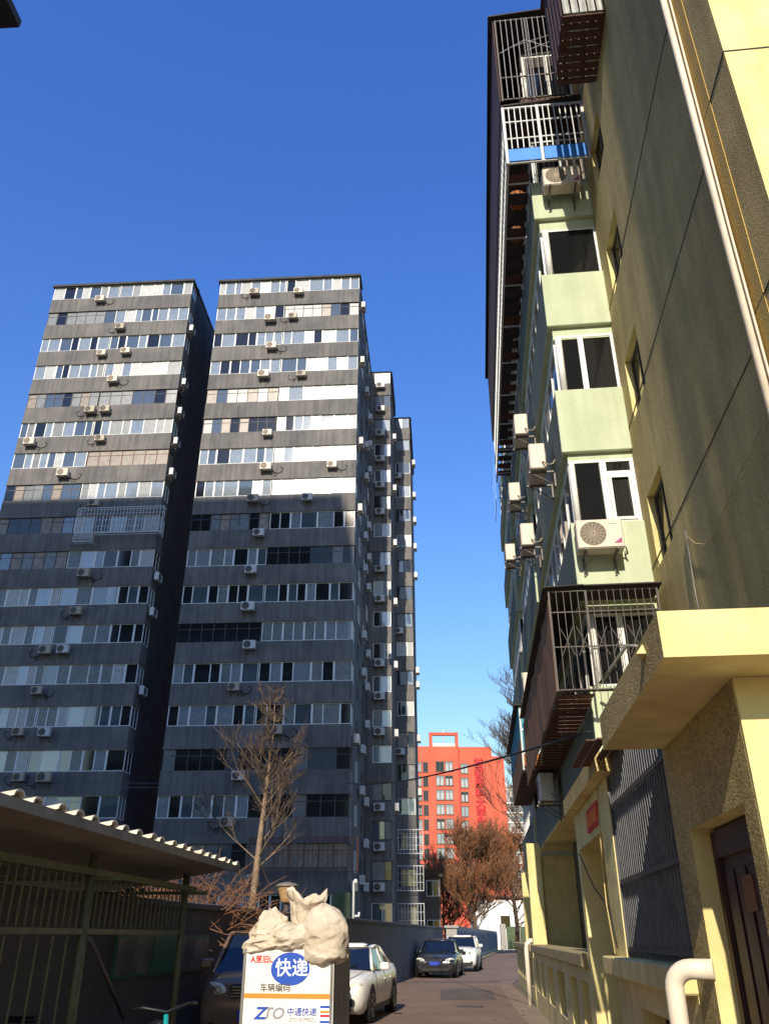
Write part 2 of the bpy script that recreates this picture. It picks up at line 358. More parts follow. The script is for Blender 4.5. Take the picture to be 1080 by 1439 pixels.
def text_mesh(txt, size, material, depth=.003, bold=0):
    cu = bpy.data.curves.new('lettering', 'FONT'); cu.body = txt; cu.size = size; cu.align_x = 'CENTER'; cu.align_y = 'CENTER'; cu.extrude = depth
    cu.resolution_u = 3; cu.offset = bold * size
    ob = bpy.data.objects.new('lettering_tmp', cu); COL.objects.link(ob)
    dg = bpy.context.evaluated_depsgraph_get(); me = bpy.data.meshes.new_from_object(ob.evaluated_get(dg))
    bpy.data.objects.remove(ob); me.materials.clear(); me.materials.append(material)
    return me
ORD = ['first', 'second', 'third', 'fourth', 'fifth', 'sixth', 'seventh', 'eighth', 'ninth', 'tenth', 'eleventh', 'twelfth', 'thirteenth', 'fourteenth', 'fifteenth', 'sixteenth', 'seventeenth', 'eighteenth']
rng = random.Random(7)

# ================================================================== SETTING: ground and road
g = MB(); g.add([(-900, -400, -.02), (900, -400, -.02), (900, 1500, -.02), (-900, 1500, -.02)], [(0, 1, 2, 3)])
single(g, 'ground', M['soil'], 'bare brown ground around the buildings', 'ground', kind='structure')
rd = MB()
pts = [(-4.9, 5), (-5.3, -12), (1.9, -12), (2.0, 12), (4.9, 36), (12.0, 70), (24, 140), (17.2, 140), (8.0, 85), (4.6, 62), (-.6, 30)]
rd.add([(x, y, 0) for x, y in pts], [tuple(range(len(pts)))[::1]])
single(rd, 'road', M['asphalt'], 'worn brownish asphalt lane between wall and apartment block', 'road', kind='structure')

# ================================================================== AIR CONDITIONERS
def ac_proto(name, bodymat, detailed=False, loose=0):
    """wall unit, origin at the middle of its wall side; front looks to -y"""
    W_, H_, D_ = .8, .56, .3
    o = bpy.data.objects.new(name, None); COL.objects.link(o); BASE[o.name] = Vector((0, 0, 0)); AZ[o.name] = 0
    b = MB(); b.bbox(-W_/2, W_/2, -.16 - D_, -.16, -H_/2, H_/2, .018)
    b.box(-W_/2 + .02, W_/2 - .02, -.16 - D_ - .006, -.16 - D_, -H_/2 + .02, H_/2 - .02)
    for i in range(7 if detailed else 0): b.box(W_/2, W_/2 + .004, -.40, -.2, -.2 + i * .05, -.185 + i * .05)
    body = part(b, 'body', bodymat, o)
    yf = -.16 - D_ - .007; cx = -.12; r0 = .225
    fan = MB(); n = 24
    fan.add([(cx, yf, 0)] + [(cx + r0 * cos(2*pi*k/n), yf, r0 * sin(2*pi*k/n)) for k in range(n)], [(0, 1 + (k + 1) % n, 1 + k) for k in range(n)])
    fo = part(fan, 'fan', M['ac_dark'], o)
    gr = MB()
    radii = (.226, .2, .174, .148, .122, .096, .07, .044) if detailed else (.226, .17, .11, .06)
    for r in radii:
        t = .0045 if detailed else .012
        gr.add([(cx + (r + s * t) * cos(2*pi*k/n), yf - .006, (r + s * t) * sin(2*pi*k/n)) for k in range(n) for s in (-1, 1)],
               [(2*k, 2*k + 1, (2*k + 3) % (2*n), (2*k + 2) % (2*n)) for k in range(n)])
    for k in range(8 if detailed else 4):
        a = pi * k / (8 if detailed else 4); dx, dz = cos(a) * .22, sin(a) * .22; px_, pz_ = -sin(a) * .005, cos(a) * .005
        gr.add([(cx - dx - px_, yf - .009, -dz - pz_), (cx + dx - px_, yf - .009, dz - pz_), (cx + dx + px_, yf - .009, dz + pz_), (cx - dx + px_, yf - .009, -dz + pz_)], [(0, 1, 2, 3)])
    part(gr, 'fan_grille', M['ac_grille'] if bodymat is M['ac_body'] else M['bracket'], o)
    for s in (-1, 1):
        br = MB(); x = s * .27
        br.box(x - .018, x + .018, -.5, 0, -H_/2 - .036, -H_/2 - .002); br.box(x - .018, x + .018, -.03, 0, -H_/2 - .34, -H_/2 - .036)
        br.tube([(x, -.44, -H_/2 - .03), (x, -.02, -H_/2 - .31)], .012, 4)
        part(br, 'bracket', M['bracket'], o)
    h = MB(); h.tube([(W_/2 - .02, -.24, -.14), (W_/2 + .06, -.22, -.18), (W_/2 + .09, -.14, -.27), (W_/2 + .07, -.05, -.24), (W_/2 + .08, 0, -.16)], .016, 6)
    part(h, 'hose', M['hose'], o)
    if loose:
        lc = MB(); s_ = 1 if loose < 2 else -1
        lc.tube([(s_ * .42, -.2, -.1), (s_ * .6, -.06, -.35), (s_ * .85, -.03, -.42), (s_ * 1.1, -.03, -.3), (s_ * 1.2, -.02, -.02), (s_ * 1.0, -.02, .1)], .022, 5)
        lc.tube([(s_ * .5, -.03, -.3), (s_ * .62, -.03, -.62), (s_ * .75, -.03, -.55), (s_ * .7, -.03, -.3)], .02, 5); part(lc, 'loose_cable', M['cable'], o)
    if detailed:
        st = MB(); st.add([(.22, yf - .003, -.2), (.36, yf - .003, -.2), (.36, yf - .003, -.09)], [(0, 1, 2)]); part(st, 'sticker', M['sticker'], body) if False else part(st, 'sticker', M['sticker'], o)
        lg = MB(); lg.box(.16, .3, yf - .002, yf + .002, .17, .185); part(lg, 'badge', M['zgrey'], o)
    return o
PROTO = {'cream': ac_proto('air_conditioner', M['ac_body']), 'white': ac_proto('air_conditioner', M['ac_white']), 'big': ac_proto('air_conditioner', M['ac_body'], True),
         'cream1': ac_proto('air_conditioner', M['ac_body'], False, 1), 'cream2': ac_proto('air_conditioner', M['ac_dust'], False, 2), 'white1': ac_proto('air_conditioner', M['ac_dust'], False, 1)}
USED = set()
def ac(kind, a, F, z, az, face, label, group, sc_=1.0):
    """face: azimuth the fan looks to, relative to the frame; -180 = towards the camera side, 'left' = -a side, 'right' = +a side"""
    p = PROTO[kind]
    o = p if kind not in USED else copy_tree(p); USED.add(kind)
    X, Y = to_world(a, F, az); o.location = (X, Y, z)
    o.rotation_euler = (0, 0, -R(az) + {'front': 0, 'left': -pi/2, 'right': pi/2}[face]); o.scale = (sc_, sc_, sc_)
    return tag(o, label, 'air conditioner', group)

# ================================================================== TOWERS
PITCH_Z, SILL0, WH = 2.712, 48.5, 1.3
WEIGHTS = {'W': [('glass2', 8), ('glass', 3), ('curtain', 3), ('curtain_grey', 3), ('glass_dark', 2)],
           'L': [('glass', 3), ('glass2', 3), ('glass_dark', 6), ('curtain_grey', 5), ('curtain', 1)],
           'P': [('curtain', 6), ('curtain_grey', 3), ('glass2', 2)],
           'D': [('glass', 3), ('curtain_grey', 4), ('dustyglass', 2), ('glass_dark', 3)],
           'K': [('glass_dark', 7), ('glass', 2), ('curtain_grey', 3)],
           'R': [('dustyglass', 8), ('curtain_grey', 1)],
           'X': [('whiteboard', 9), ('glass2', 2)],
           'B': [('curtain_grey', 3), ('glass2', 3)]}
def pick(t):
    ws = WEIGHTS[t]; x = rng.random() * sum(w_ for _, w_ in ws)
    for n_, w_ in ws:
        x -= w_
        if x <= 0: return n_
    return ws[-1][0]
def band(root, a0, a1, F, z0, z1, typ, n=None):
    """a run of windows in the plane F; frame is a part, each pane a sub-part"""
    if typ == 'O':                                   # open, unglazed balcony: the back wall with a dark door and window
        d = MB(); d.box(a0 + .25, a0 + 1.0, F + 1.08, F + 1.2, z0 - .8, z1 - .05); d.box(a0 + 1.3, min(a0 + 3.6, a1 - .3), F + 1.08, F + 1.2, z0 - .05, z1 - .1)
        part(d, 'balcony_door', M['glass_dark'], root)
        r = MB()
        for k in range(4): r.box(a0 + (a1 - a0) * (k + .1) / 4, a0 + (a1 - a0) * (k + .1) / 4 + .03, F + .06, F + .09, z0 + .002, z1 - .002)
        r.box(a0, a1, F + .04, F + .08, z0 + .002, z0 + .04); part(r, 'window_frame', M['steel'], root)
        return
    dark = typ in 'DRK'; fm = M['steel'] if typ in 'DK' else M['rustframe'] if typ == 'R' else M['white_frame']
    n = n or rng.choice((7, 7, 8)); t = .028 if dark else .045
    ws = [rng.choice((.8, .8, 1.25)) for _ in range(n)] if not dark else [1] * n
    tot = sum(ws); xs = [a0]
    for q in ws: xs.append(xs[-1] + (a1 - a0) * q / tot)
    zt = z1 - .42 if dark else None
    fr = MB(); y0, y1 = F + .05, F + .12
    fr.box(a0, a1, y0, y1, z0, z0 + t); fr.box(a0, a1, y0, y1, z1 - t, z1)
    for i, x in enumerate(xs):
        wd = t * (1.4 if i % 2 == 0 and not dark else .8)
        x0 = max(a0, x - wd); x1 = min(a1, x + wd)
        fr.box(x0, x1, y0 - .004, y1 - .004, z0 + t, z1 - t)
    if zt: fr.box(a0 + .001, a1 - .001, y0 + .012, y1 - .012, zt, zt + .035)
    fo = part(fr, 'window_frame', fm, root)
    for i in range(n):
        x0, x1 = xs[i] + t * .5, xs[i + 1] - t * .5
        mname = pick(typ)
        dy = rng.uniform(-.012, .012)
        bx('pane', x0, x1, F + .078 + dy, F + .09 + dy, z0 + t * .5, z1 - t * .5, M[mname], fo)
        if typ == 'B' and mname != 'glass2': pass
def tower(name, label, az, XY, W_, depth, rows, floors=18, split=.48, seed=1):
    global rng
    rng = random.Random(seed)
    a1, F0 = to_frame(XY[0], XY[1], az); a0 = a1 - W_
    root = thing(name, label, 'building', ((a0 + a1) / 2, F0 + depth / 2, 0), az)
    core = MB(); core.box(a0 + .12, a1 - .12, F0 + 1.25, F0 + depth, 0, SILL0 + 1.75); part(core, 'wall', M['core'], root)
    am = a0 + W_ * split
    pm = MB(); pm.bbox(-W_/2, W_/2, -.65, .65, -.7, .7, .015); pm.box(-W_/2 - .03, W_/2 + .03, -.68, .6, -.712, -.652); pme = pm.mesh('balcony_parapet', [M['tower']])
    rf = MB(); zt = SILL0 + WH
    rf.box(a0 - .12, a1 + .12, F0 - .14, F0 + 1.6, zt + .002, zt + .2)
    rf.prism([(F0 - .1, zt + .2), (F0 + 1.9, zt + .75), (F0 + 1.9, zt + .2)], 'x', a0 + .02, a1 - .02); part(rf, 'roof_edge', M['slabdark'], root)
    rr = MB(); rr.box(a0 + .06, a1 - .06, F0 + 1.92, F0 + depth + .06, zt + .46, zt + .7); part(rr, 'roof', M['slabdark'], root)
    for k in range(floors):
        zs = SILL0 - PITCH_Z * k
        if zs < 1.2: break
        shared(pme, 'balcony_parapet', ((a0 + a1) / 2, F0 + .65, zs - .706), root)
        lt, rt = rows[k] if k < len(rows) else ('L', 'L')
        band(root, a0 + .02, am - .03, F0, zs, zs + WH, lt); band(root, am + .03, a1 - .02, F0, zs, zs + WH, rt)
        # the narrow return of the balcony
        fm = M['white_frame'] if rt in 'WLPXB' else M['steel']
        s = MB()
        for (y0, y1) in ((F0 + .13, F0 + .19), (F0 + .66, F0 + .72), (F0 + 1.2, F0 + 1.26)): s.box(a1 - .1, a1 - .03, y0, y1, zs + .002, zs + WH - .002)
        s.box(a1 - .095, a1 - .035, F0 + .19, F0 + 1.2, zs + .003, zs + .05); s.box(a1 - .095, a1 - .035, F0 + .19, F0 + 1.2, zs + WH - .05, zs + WH - .003)
        so = part(s, 'side_window_frame', fm, root)
        if rt != 'O': bx('side_pane', a1 - .07, a1 - .06, F0 + .15, F0 + 1.24, zs + .02, zs + WH - .02, M[pick(rt)], so)
        sl_ = MB(); sl_.box(a0 + .03, a1 - .03, F0 + .1, F0 + 1.24, zs + WH - .01, zs + WH + .005)
    return root, a0, a1, F0
rowsL = [('W','W'),('D','W'),('W','W'),('W','W'),('D','D'),('W','W'),('W','R'),('D','W'),('D','W'),('D','L'),('P','L'),('P','L'),('P','L'),('P','L'),('P','L'),('K','L'),('L','L'),('L','K')]
rowsM = [('W','W'),('W','D'),('W','W'),('W','W'),('D','P'),('D','W'),('W','X'),('W','X'),('D','L'),('L','K'),('L','L'),('K','B'),('L','L'),('L','L'),('K','D'),('L','K'),('D','R'),('L','L')]
TL, la0, la1, LF = tower('tower_block', 'dark grey tower block with a white steel cage around one balcony', 3.6, (-15.85, 51.2), 11.75, 13, rowsL, seed=3)
TM, ma0, ma1, MF = tower('tower_block', 'dark grey tower block rising directly behind the slender bare tree', 3.6, (-2.05, 50.6), 11.6, 13.5, rowsM, seed=5)
def row_of(z): return max(0, min(17, int(round((SILL0 - .35 - z) / PITCH_Z))))
arng = random.Random(99)
def front_acs(pix, F0, tname, gname, lim, gap_right):
    items = []
    for px, py in pix:
        a, z = on_face(px, py, 3.6, F0 - .35); items.append((row_of(z), a, z, py))
    for (r, a, z, py) in items:
        mates = sorted(q[1] for q in items if q[0] == r)
        if gap_right: mates = mates[::-1]
        tail = '' if len(mates) == 1 else (', nearer the dark gap' if mates.index(a) == 0 else ', farther from the dark gap')
        ac(arng.choice(('cream', 'cream1', 'cream2') if py < lim else ('white', 'white1', 'cream2')), a, F0, z, 3.6, 'front', 'air conditioner at %s row from top%s, %s' % (ORD[r], tail, tname), gname, arng.uniform(.86, 1.1))
front_acs([(140,419),(168,458),(142,495),(176,492),(158,532),(126,575),(147,574),(41,620),(140,615),(88,664),(131,706),(117,805),(106,858),(63,913),(88,912),(51,970),(25,1028),(62,1029),(26,1092),(62,1092)], LF, 'white-caged tower', 'air conditioners on the front of the white-caged tower', 720, True)
for px, py in [(268,459),(259,538),(253,578),(248,622),(242,665),(222,812),(212,858),(201,972)]:
    F, z = on_side(px, py, 3.6, la1 + .3); 
    ac('white', la1 - .12 if F > LF + 1.3 else la1, max(F, LF + .55), z, 3.6, 'right', 'air conditioner on shaded end wall at %s row down, white-caged tower' % ORD[row_of(z)], 'air conditioners on the end wall of the white-caged tower')
front_acs([(357,409),(419,408),(379,446),(411,443),(381,485),(370,525),(423,524),(375,607),(373,655),(466,652),(355,700),(431,698),(363,748),(352,800),(348,852),(350,906),(328,965),(387,1025),(334,1090),(318,1155),(355,1236)], MF, 'tower behind slender tree', 'air conditioners on the front of the tower behind the tree', 690, False)
for px, py in [(508,412),(506,485),(505,607),(504,705),(497,1030),(497,1245)]:
    F, z = on_side(px, py, 3.6, ma1 + .3)
    ac('cream', ma1, MF + .65, z, 3.6, 'right', 'air conditioner on end return, %s row down, tower behind slender tree' % ORD[row_of(z)], 'air conditioners on the end of the tower behind the tree')

# deep side wall of the middle tower: small windows and units, floor by floor
for k in range(17):
    zs = SILL0 - PITCH_Z * k
    for (F, wd) in ((MF + 4.2, 1.0), (MF + 8.3, .9), (MF + 11.2, .9)):
        w_ = MB(); x = ma1 - .12
        w_.box(x, x + .05, F, F + .05, zs, zs + 1.2); w_.box(x, x + .05, F + wd - .05, F + wd, zs, zs + 1.2); w_.box(x, x + .05, F + .05, F + wd - .05, zs, zs + .05); w_.box(x, x + .05, F + .05, F + wd - .05, zs + 1.15, zs + 1.2)
        fo = part(w_, 'window_frame', M['white_frame'] if rng.random() < .4 else M['steel'], TM)
        bx('pane', x, x + .02, F + .03, F + wd - .03, zs + .03, zs + 1.17, M['glass_dark'], fo)
    if k > 1:
        if k % 4 != 1: ac('white', ma1 - .12, MF + 9.9 + rng.uniform(-.3, .3), zs - .55, 3.6, 'right', 'air conditioner deep on the shaded side wall at %s floor level from the roof' % ORD[k], 'air conditioners deep along the shaded tower side')
        if k % 3: ac('white', ma1 - .12, MF + 6.6 + rng.uniform(-.3, .3), zs - .3, 3.6, 'right', 'air conditioner midway along the shaded side wall at %s floor from the roof' % ORD[k], 'air conditioners midway along the shaded tower side')
# narrow wings stepping back behind the middle tower
def wing(label, XY, W_, depth, wx0, wx1, name, acx, acs, seed, top):
    global rng
    rng = random.Random(seed)
    a1, F0 = to_frame(XY[0], XY[1], 3.6); a0 = a1 - W_
    root = thing('tower_wing', label, 'building', ((a0 + a1) / 2, F0 + depth / 2, 0), 3.6)
    zt = SILL0 + WH - top
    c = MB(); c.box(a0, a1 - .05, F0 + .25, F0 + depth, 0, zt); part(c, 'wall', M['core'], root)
    rf = MB(); rf.prism([(F0 - .1, zt + .002), (F0 + 2.2, zt + 1.4), (F0 + depth, zt + 1.4), (F0 + depth, zt + .002)], 'x', a0 - .05, a1 + .1); part(rf, 'roof', M['slabdark'], root)
    pm = MB(); pm.bbox(-W_/2, W_/2, -.5, .5, -.68, .68, .015); pm.box(-W_/2, W_/2 + .03, -.53, .5, -.706, -.646); pme = pm.mesh('parapet', M['tower'])
    for k in range(18):
        zs = SILL0 - PITCH_Z * k - top
        if zs < 1: break
        shared(pme, 'parapet', ((a0 + a1) / 2, F0 + .5, zs - .7), root)
        w_ = MB(); x0, x1 = a1 - 1.5, a1 - .04; y0, y1 = F0 + .03, F0 + .1
        xm = x0 + (x1 - x0) * rng.choice((.45, .5, .62)); t = .05
        for q in (x0, xm, x1 - t): w_.box(q, q + t, y0, y1, zs + .002, zs + WH)
        w_.box(x0 + t, x1 - t, y0 + .005, y1 - .005, zs + .004, zs + t); w_.box(x0 + t, x1 - t, y0 + .005, y1 - .005, zs + WH - t, zs + WH)
        dark = rng.random() < .3
        fo = part(w_, 'window_frame', M['steel'] if dark else M['white_frame'], root)
        bx('pane', x0 + .03, xm + .02, F0 + .06, F0 + .072, zs + .03, zs + WH - .03, M[pick('D' if dark else 'L')], fo)
        bx('pane', xm + .03, x1 - .02, F0 + .056, F0 + .068, zs + .03, zs + WH - .03, M[pick('W')], fo)
        pl_ = MB(); pl_.box(a0, x0 - .01, F0 + .02, F0 + .24, zs + .002, zs + WH); part(pl_, 'wall_panel', M['tower'], root)
        sp = MB(); sp.box(a1 - .045, a1 - .03, F0 + .12, F0 + .22, zs + .01, zs + WH - .01); part(sp, 'side_pane', M['glass_dark'], root)
        if k in acs:
            ac('white', a1 - acx, F0, zs - .45 + rng.uniform(-.06, .06), 3.6, 'front', 'air conditioner below the %s window from the top of the %s' % (ORD[k], name), 'air conditioners on the ' + name)
    return root, a0, a1, F0
W3, w3a0, w3a1, W3F = wing('narrow dark tower wing set back beside the tree-side tower, first step', (.58, 63.4), 9, 7.6, 0, 0, 'nearer narrow wing', .95, set(range(18)) - {6, 9, 13}, 11, 0)
W4, w4a0, w4a1, W4F = wing('narrowest dark tower wing farthest back, beside the red building', (2.62, 71.2), 9, 12, 0, 0, 'farther narrow wing', 1.3, {2, 8, 12}, 12, 0)
for py in (655, 700, 735, 772, 812, 945, 965, 1040, 1115):
    x, fw, u = ray(582, py); t = (W4F + 1.6) / fw
    ac('cream' if py == 655 else 'white', w4a1, W4F + 1.2, HC + u * t, 3.6, 'right', 'air conditioner on the far edge, %s storey down the farthest narrow wing' % ORD[row_of(HC + u * t)], 'air conditioners on the edge of the farthest wing')
for k in range(2, 16, 2): ac('white', w3a1, W3F + .7, SILL0 - PITCH_Z * k - .4, 3.6, 'right', 'air conditioner on the side of nearer narrow wing, %s storey from roof' % ORD[k], 'air conditioners on the side of the nearer wing')

# ---- balcony cages on the towers
def tower_cage(name, label, az, a0, a1, F0, F1, z0, z1, material, nx=16, nz=4, sides=True, floor=True):
    root = thing(name, label, 'balcony cage', ((a0 + a1) / 2, F1, z0), az, None); r = .014
    f = MB()
    for z in (z0, z1):
        f.box(a0, a1, F0 - .02, F0 + .02, z - .02, z + .02); f.box(a0 - .02, a0 + .02, F0 + .021, F1, z - .02, z + .02); f.box(a1 - .02, a1 + .02, F0 + .021, F1, z - .02, z + .02)
    for a in (a0, a1): f.box(a - .02, a + .02, F0 - .02, F0 + .02, z0 + .021, z1 - .021)
    part(f, 'cage_frame', material, root)
    me = unit_box(2*r, 2*r, z1 - z0 - .044, material)
    for k in range(1, nx): shared(me, 'bar', (a0 + (a1 - a0) * k / nx, F0, (z0 + z1) / 2), root)
    for k in range(1, nz):
        z = z0 + (z1 - z0) * k / nz
        bx('rail', a0 + .022, a1 - .022, F0 - .032, F0 - .016, z - .012, z + .012, material, root)
    if sides:
        ns = max(2, int((F1 - F0) / .22))
        for k in range(1, ns):
            F = F0 + (F1 - F0) * k / ns
            for a in (a0, a1): shared(me, 'side_bar', (a, F, (z0 + z1) / 2), root)
            bx('roof_bar', a0 + .022, a1 - .022, F - r, F + r, z1 - r, z1 + r, material, root)
            if floor: bx('floor_bar', a0 + .022, a1 - .022, F - r, F + r, z0 - r, z0 + r, material, root)
    return root
z8 = SILL0 - PITCH_Z * 8
tower_cage('balcony_cage', 'white steel cage wrapped around one balcony of the dark tower', 3.6, la0 + 6.1, la1 + .45, LF - .62, LF - .03, z8 - .38, z8 + WH + .3, M['cage_white'], 26, 4)
tower_cage('ac_basket', 'small white steel basket hung below the white balcony cage', 3.6, la0 + 6.1, la0 + 7.4, LF - .6, LF - .03, z8 - 1.0, z8 - .5, M['cage_white'], 9, 2)
z16 = SILL0 - PITCH_Z * 16
tower_cage('balcony_cage', 'rust orange steel cage on a low corner balcony behind slender tree', 3.6, ma0 + 5.9, ma1 + .55, MF - .55, MF - .03, z16 - .25, z16 + WH + .25, M['rustframe'], 22, 2)
for k, zz in ((15, 'upper'), (16, 'middle'), (17, 'lowest')):
    zs = SILL0 - PITCH_Z * k
    tower_cage('window_cage', 'white steel window cage, %s of three on the farthest narrow wing' % zz, 3.6, w4a1 - 1.75, w4a1 + .5, W4F - .55, W4F - .03, zs - .3, zs + WH + .2, M['cage_white'], 9, 3)

# the high block behind the viewer that throws the shade on the towers, and the eave of the near block
def shade_tower():
    az = 3.6; a1, F0 = to_frame(-13.9, -10, az); W_, D_, H_ = 34, 14, 64.6
    root = thing('tower_block', 'tall dark tower block standing behind the viewpoint', 'building', (a1 - W_/2, F0 - D_/2, 0), az)
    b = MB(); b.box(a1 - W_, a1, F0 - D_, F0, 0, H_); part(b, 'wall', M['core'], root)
    r = MB(); r.box(a1 - W_ - .1, a1 + .05, F0 - D_ - .1, F0 + .1, H_ + .002, H_ + .35); part(r, 'roof', M['slabdark'], root)
    for k in range(22): bx('window_band', a1 - W_ + .8, a1 - .8, F0, F0 + .05, 3 + k * 2.8, 4.35 + k * 2.8, M['glass'], root)
shade_tower()
def near_block():
    az = 3.6; a1, F1 = to_frame(-9.38, 11.4, az)
    root = thing('apartment_building', 'dark apartment block of which only an eave corner shows against the sky', 'building', (a1 - 6, F1 - 8, 0), az)
    b = MB(); b.box(a1 - 12, a1, F1 - 17, F1, 0, 20.9); part(b, 'wall', M['far_grey'], root)
    e = MB(); e.box(a1 - 12.5, a1 + .62, F1 - 17.5, F1 + .6, 20.902, 21.15); part(e, 'eave', M['dark_roof'], root)
    for k in range(6): bx('window', a1, a1 + .04, F1 - 6, F1 - 4.4, 1.2 + 3.1 * k, 2.7 + 3.1 * k, M['glass_dark'], root)
near_block()

# ================================================================== NEAR APARTMENT BUILDING (frame turned 6 degrees)
RA = 6.0
RB = thing('apartment_building', 'yellow and pale green apartment block with pebble-dash wall and glazed balconies', 'building', (4.5, 16, 0), RA)
HT = 21.6
# pebble-dash wall with recessed stair windows
wins = [(11.08, 12.16, 6.75, 8.0), (11.05, 12.13, 9.5, 10.74), (11.0, 12.08, 12.25, 13.42), (10.95, 12.02, 14.95, 16.1), (10.9, 12.0, 17.7, 18.9)]
b = MB(); wall_x(b, 3.05, .3, 6.62, 36, 0, HT, wins, 0, 1); part(b, 'wall', [M['pebble'], M['yellow']], RB)
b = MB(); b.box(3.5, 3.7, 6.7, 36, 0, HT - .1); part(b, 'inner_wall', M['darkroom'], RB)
for (y0, y1, z0, z1) in wins:
    f = MB(); x = 3.16
    f.box(x, x + .05, y0 + .001, y0 + .06, z0 + .001, z1 - .001); f.box(x, x + .05, y1 - .06, y1 - .001, z0 + .001, z1 - .001); f.box(x, x + .05, y0 + .06, y1 - .06, z0 + .001, z0 + .06); f.box(x, x + .05, y0 + .06, y1 - .06, z1 - .06, z1 - .001)
    f.box(x, x + .05, (y0 + y1) / 2 - .025, (y0 + y1) / 2 + .025, z0 + .06, z1 - .06)
    fo = part(f, 'window_frame', M['steel'], RB)
    ym = (y0 + y1) / 2
    bx('pane', x + .02, x + .03, y0 + .05, ym - .02, z0 + .05, z1 - .05, M['glass_dark'], fo); bx('pane', x + .02, x + .03, ym + .02, y1 - .05, z0 + .05, z1 - .05, M['glass_dark'], fo)
# projecting end block: pebble side, smooth yellow front
b = MB(); x0, x1, y0, y1 = 2.9, 8.0, 5.56, 6.61
b.add([(x0, y0, 0), (x1, y0, 0), (x1, y0, HT), (x0, y0, HT)], [(0, 1, 2, 3)], 1)
b.add([(x0, y0, 0), (x0, y1, 0), (x0, y1, HT), (x0, y0, HT)], [(0, 3, 2, 1)], 0)
b.add([(x0, y1, 0), (x1, y1, 0), (x1, y1, HT), (x0, y1, HT)], [(0, 3, 2, 1)], 0)
b.add([(x1, y0, 0), (x1, y1, 0), (x1, y1, HT), (x1, y0, HT)], [(0, 1, 2, 3)], 0)
part(b, 'end_block', [M['pebble'], M['yellow']], RB)
b = MB(); b.box(2.6, 12, 5.2, 36, HT + .002, HT + .3); part(b, 'roof', M['dark_roof'], RB)
for z in (12.36, 9.63, 6.9):
    b = MB(); b.box(3.042, 3.06, 6.66, 36, z - .007, z + .007); b.box(2.892, 2.91, 5.56, 6.6, z - .007, z + .007); b.box(2.895, 7.9, 5.553, 5.565, z - .007, z + .007)
    part(b, 'joint_line', M['cable'], RB)
# downpipe in the corner, with its collars and a thin companion pipe
b = MB(); b.tube([(2.83, 6.43, .3), (2.83, 6.43, HT)], .042, 12); dp = part(b, 'downpipe', M['pipe'], RB)
b = MB(); b.tube([(2.865, 6.34, .3), (2.85, 6.35, 8), (2.868, 6.345, 12), (2.86, 6.34, HT)], .014, 6); part(b, 'thin_pipe', M['pipe'], RB)
for k in range(14):
    z = 1.6 + 1.42 * k
    c_ = MB(); c_.tube([(2.83, 6.43, z - .05), (2.83, 6.43, z + .05)], .05, 12); c_.box(2.84, 2.899, 6.33, 6.5, z - .012, z + .012)
    if k == 0:
        st_ = MB(); st_.box(2.893, 2.91, 6.12, 6.6, .3, HT - .1); part(st_, 'paint_strip', M['ochre'], RB); part(c_, 'pipe_collar', M['pipe'], dp)

# glazed balconies
AB = 1.83
FL = [(3.88, 5.0), (6.4, 7.8), (9.2, 10.54), (12.05, 13.37), (14.92, 16.0), (17.75, 18.75)]
RUNS = [(12.57, 19.2), (19.9, 26.7), (28.2, 35.5)]
rng = random.Random(21)
for ri, (r0, r1) in enumerate(RUNS):
    for fi, (z0, z1) in enumerate(FL):
        if fi == 0 and ri == 1: continue
        b = MB(); b.bbox(AB, 3.05, r0, 26.7 if fi == 0 and ri == 0 else r1, z0, z1, .012); b.m[0] = 1; part(b, 'balcony_parapet', [M['green'], M['green_shaded']] if fi < 5 or ri else [M['brown_sheet'], M['brown_sheet']], RB)
        zt = FL[fi + 1][0] if fi + 1 < len(FL) else 20.9
        wt = min(zt - .14, z1 + 1.24)
        if wt < zt - .01:
            l = MB(); l.box(AB + .1, 3.049, r0 + .1, r1 - .1, wt, zt - .002); part(l, 'lintel', M['green'] if fi < 4 or ri else M['dark_roof'], RB)
        # the long glazed front
        n = int((r1 - r0) / .78); x = AB + .1; f = MB(); t = .035
        f.box(x, x + .06, r0 + .2, r1 - .12, z1 + .002, z1 + .06); f.box(x, x + .06, r0 + .2, r1 - .12, wt - .06, wt - .002)
        ys = [r0 + .2 + (r1 - r0 - .32) * k / n for k in range(n + 1)]
        for y in ys: f.box(x - .004, x + .056, y - t, y + t, z1 + .06, wt - .06)
        fo = part(f, 'window_frame', M['white_frame'], RB)
        for k in range(n):
            bx('pane', x + .02, x + .032, ys[k] + t * .6, ys[k + 1] - t * .6, z1 + .04, wt - .04, M[rng.choice(('glass_dark', 'glass', 'glass2', 'curtain_grey'))], fo)
        if ri:
            e = MB(); e.box(AB + .12, 3.04, r0 + .12, r0 + .16, z1 + .002, wt - .002); part(e, 'end_pane', M['glass_dark'], RB)
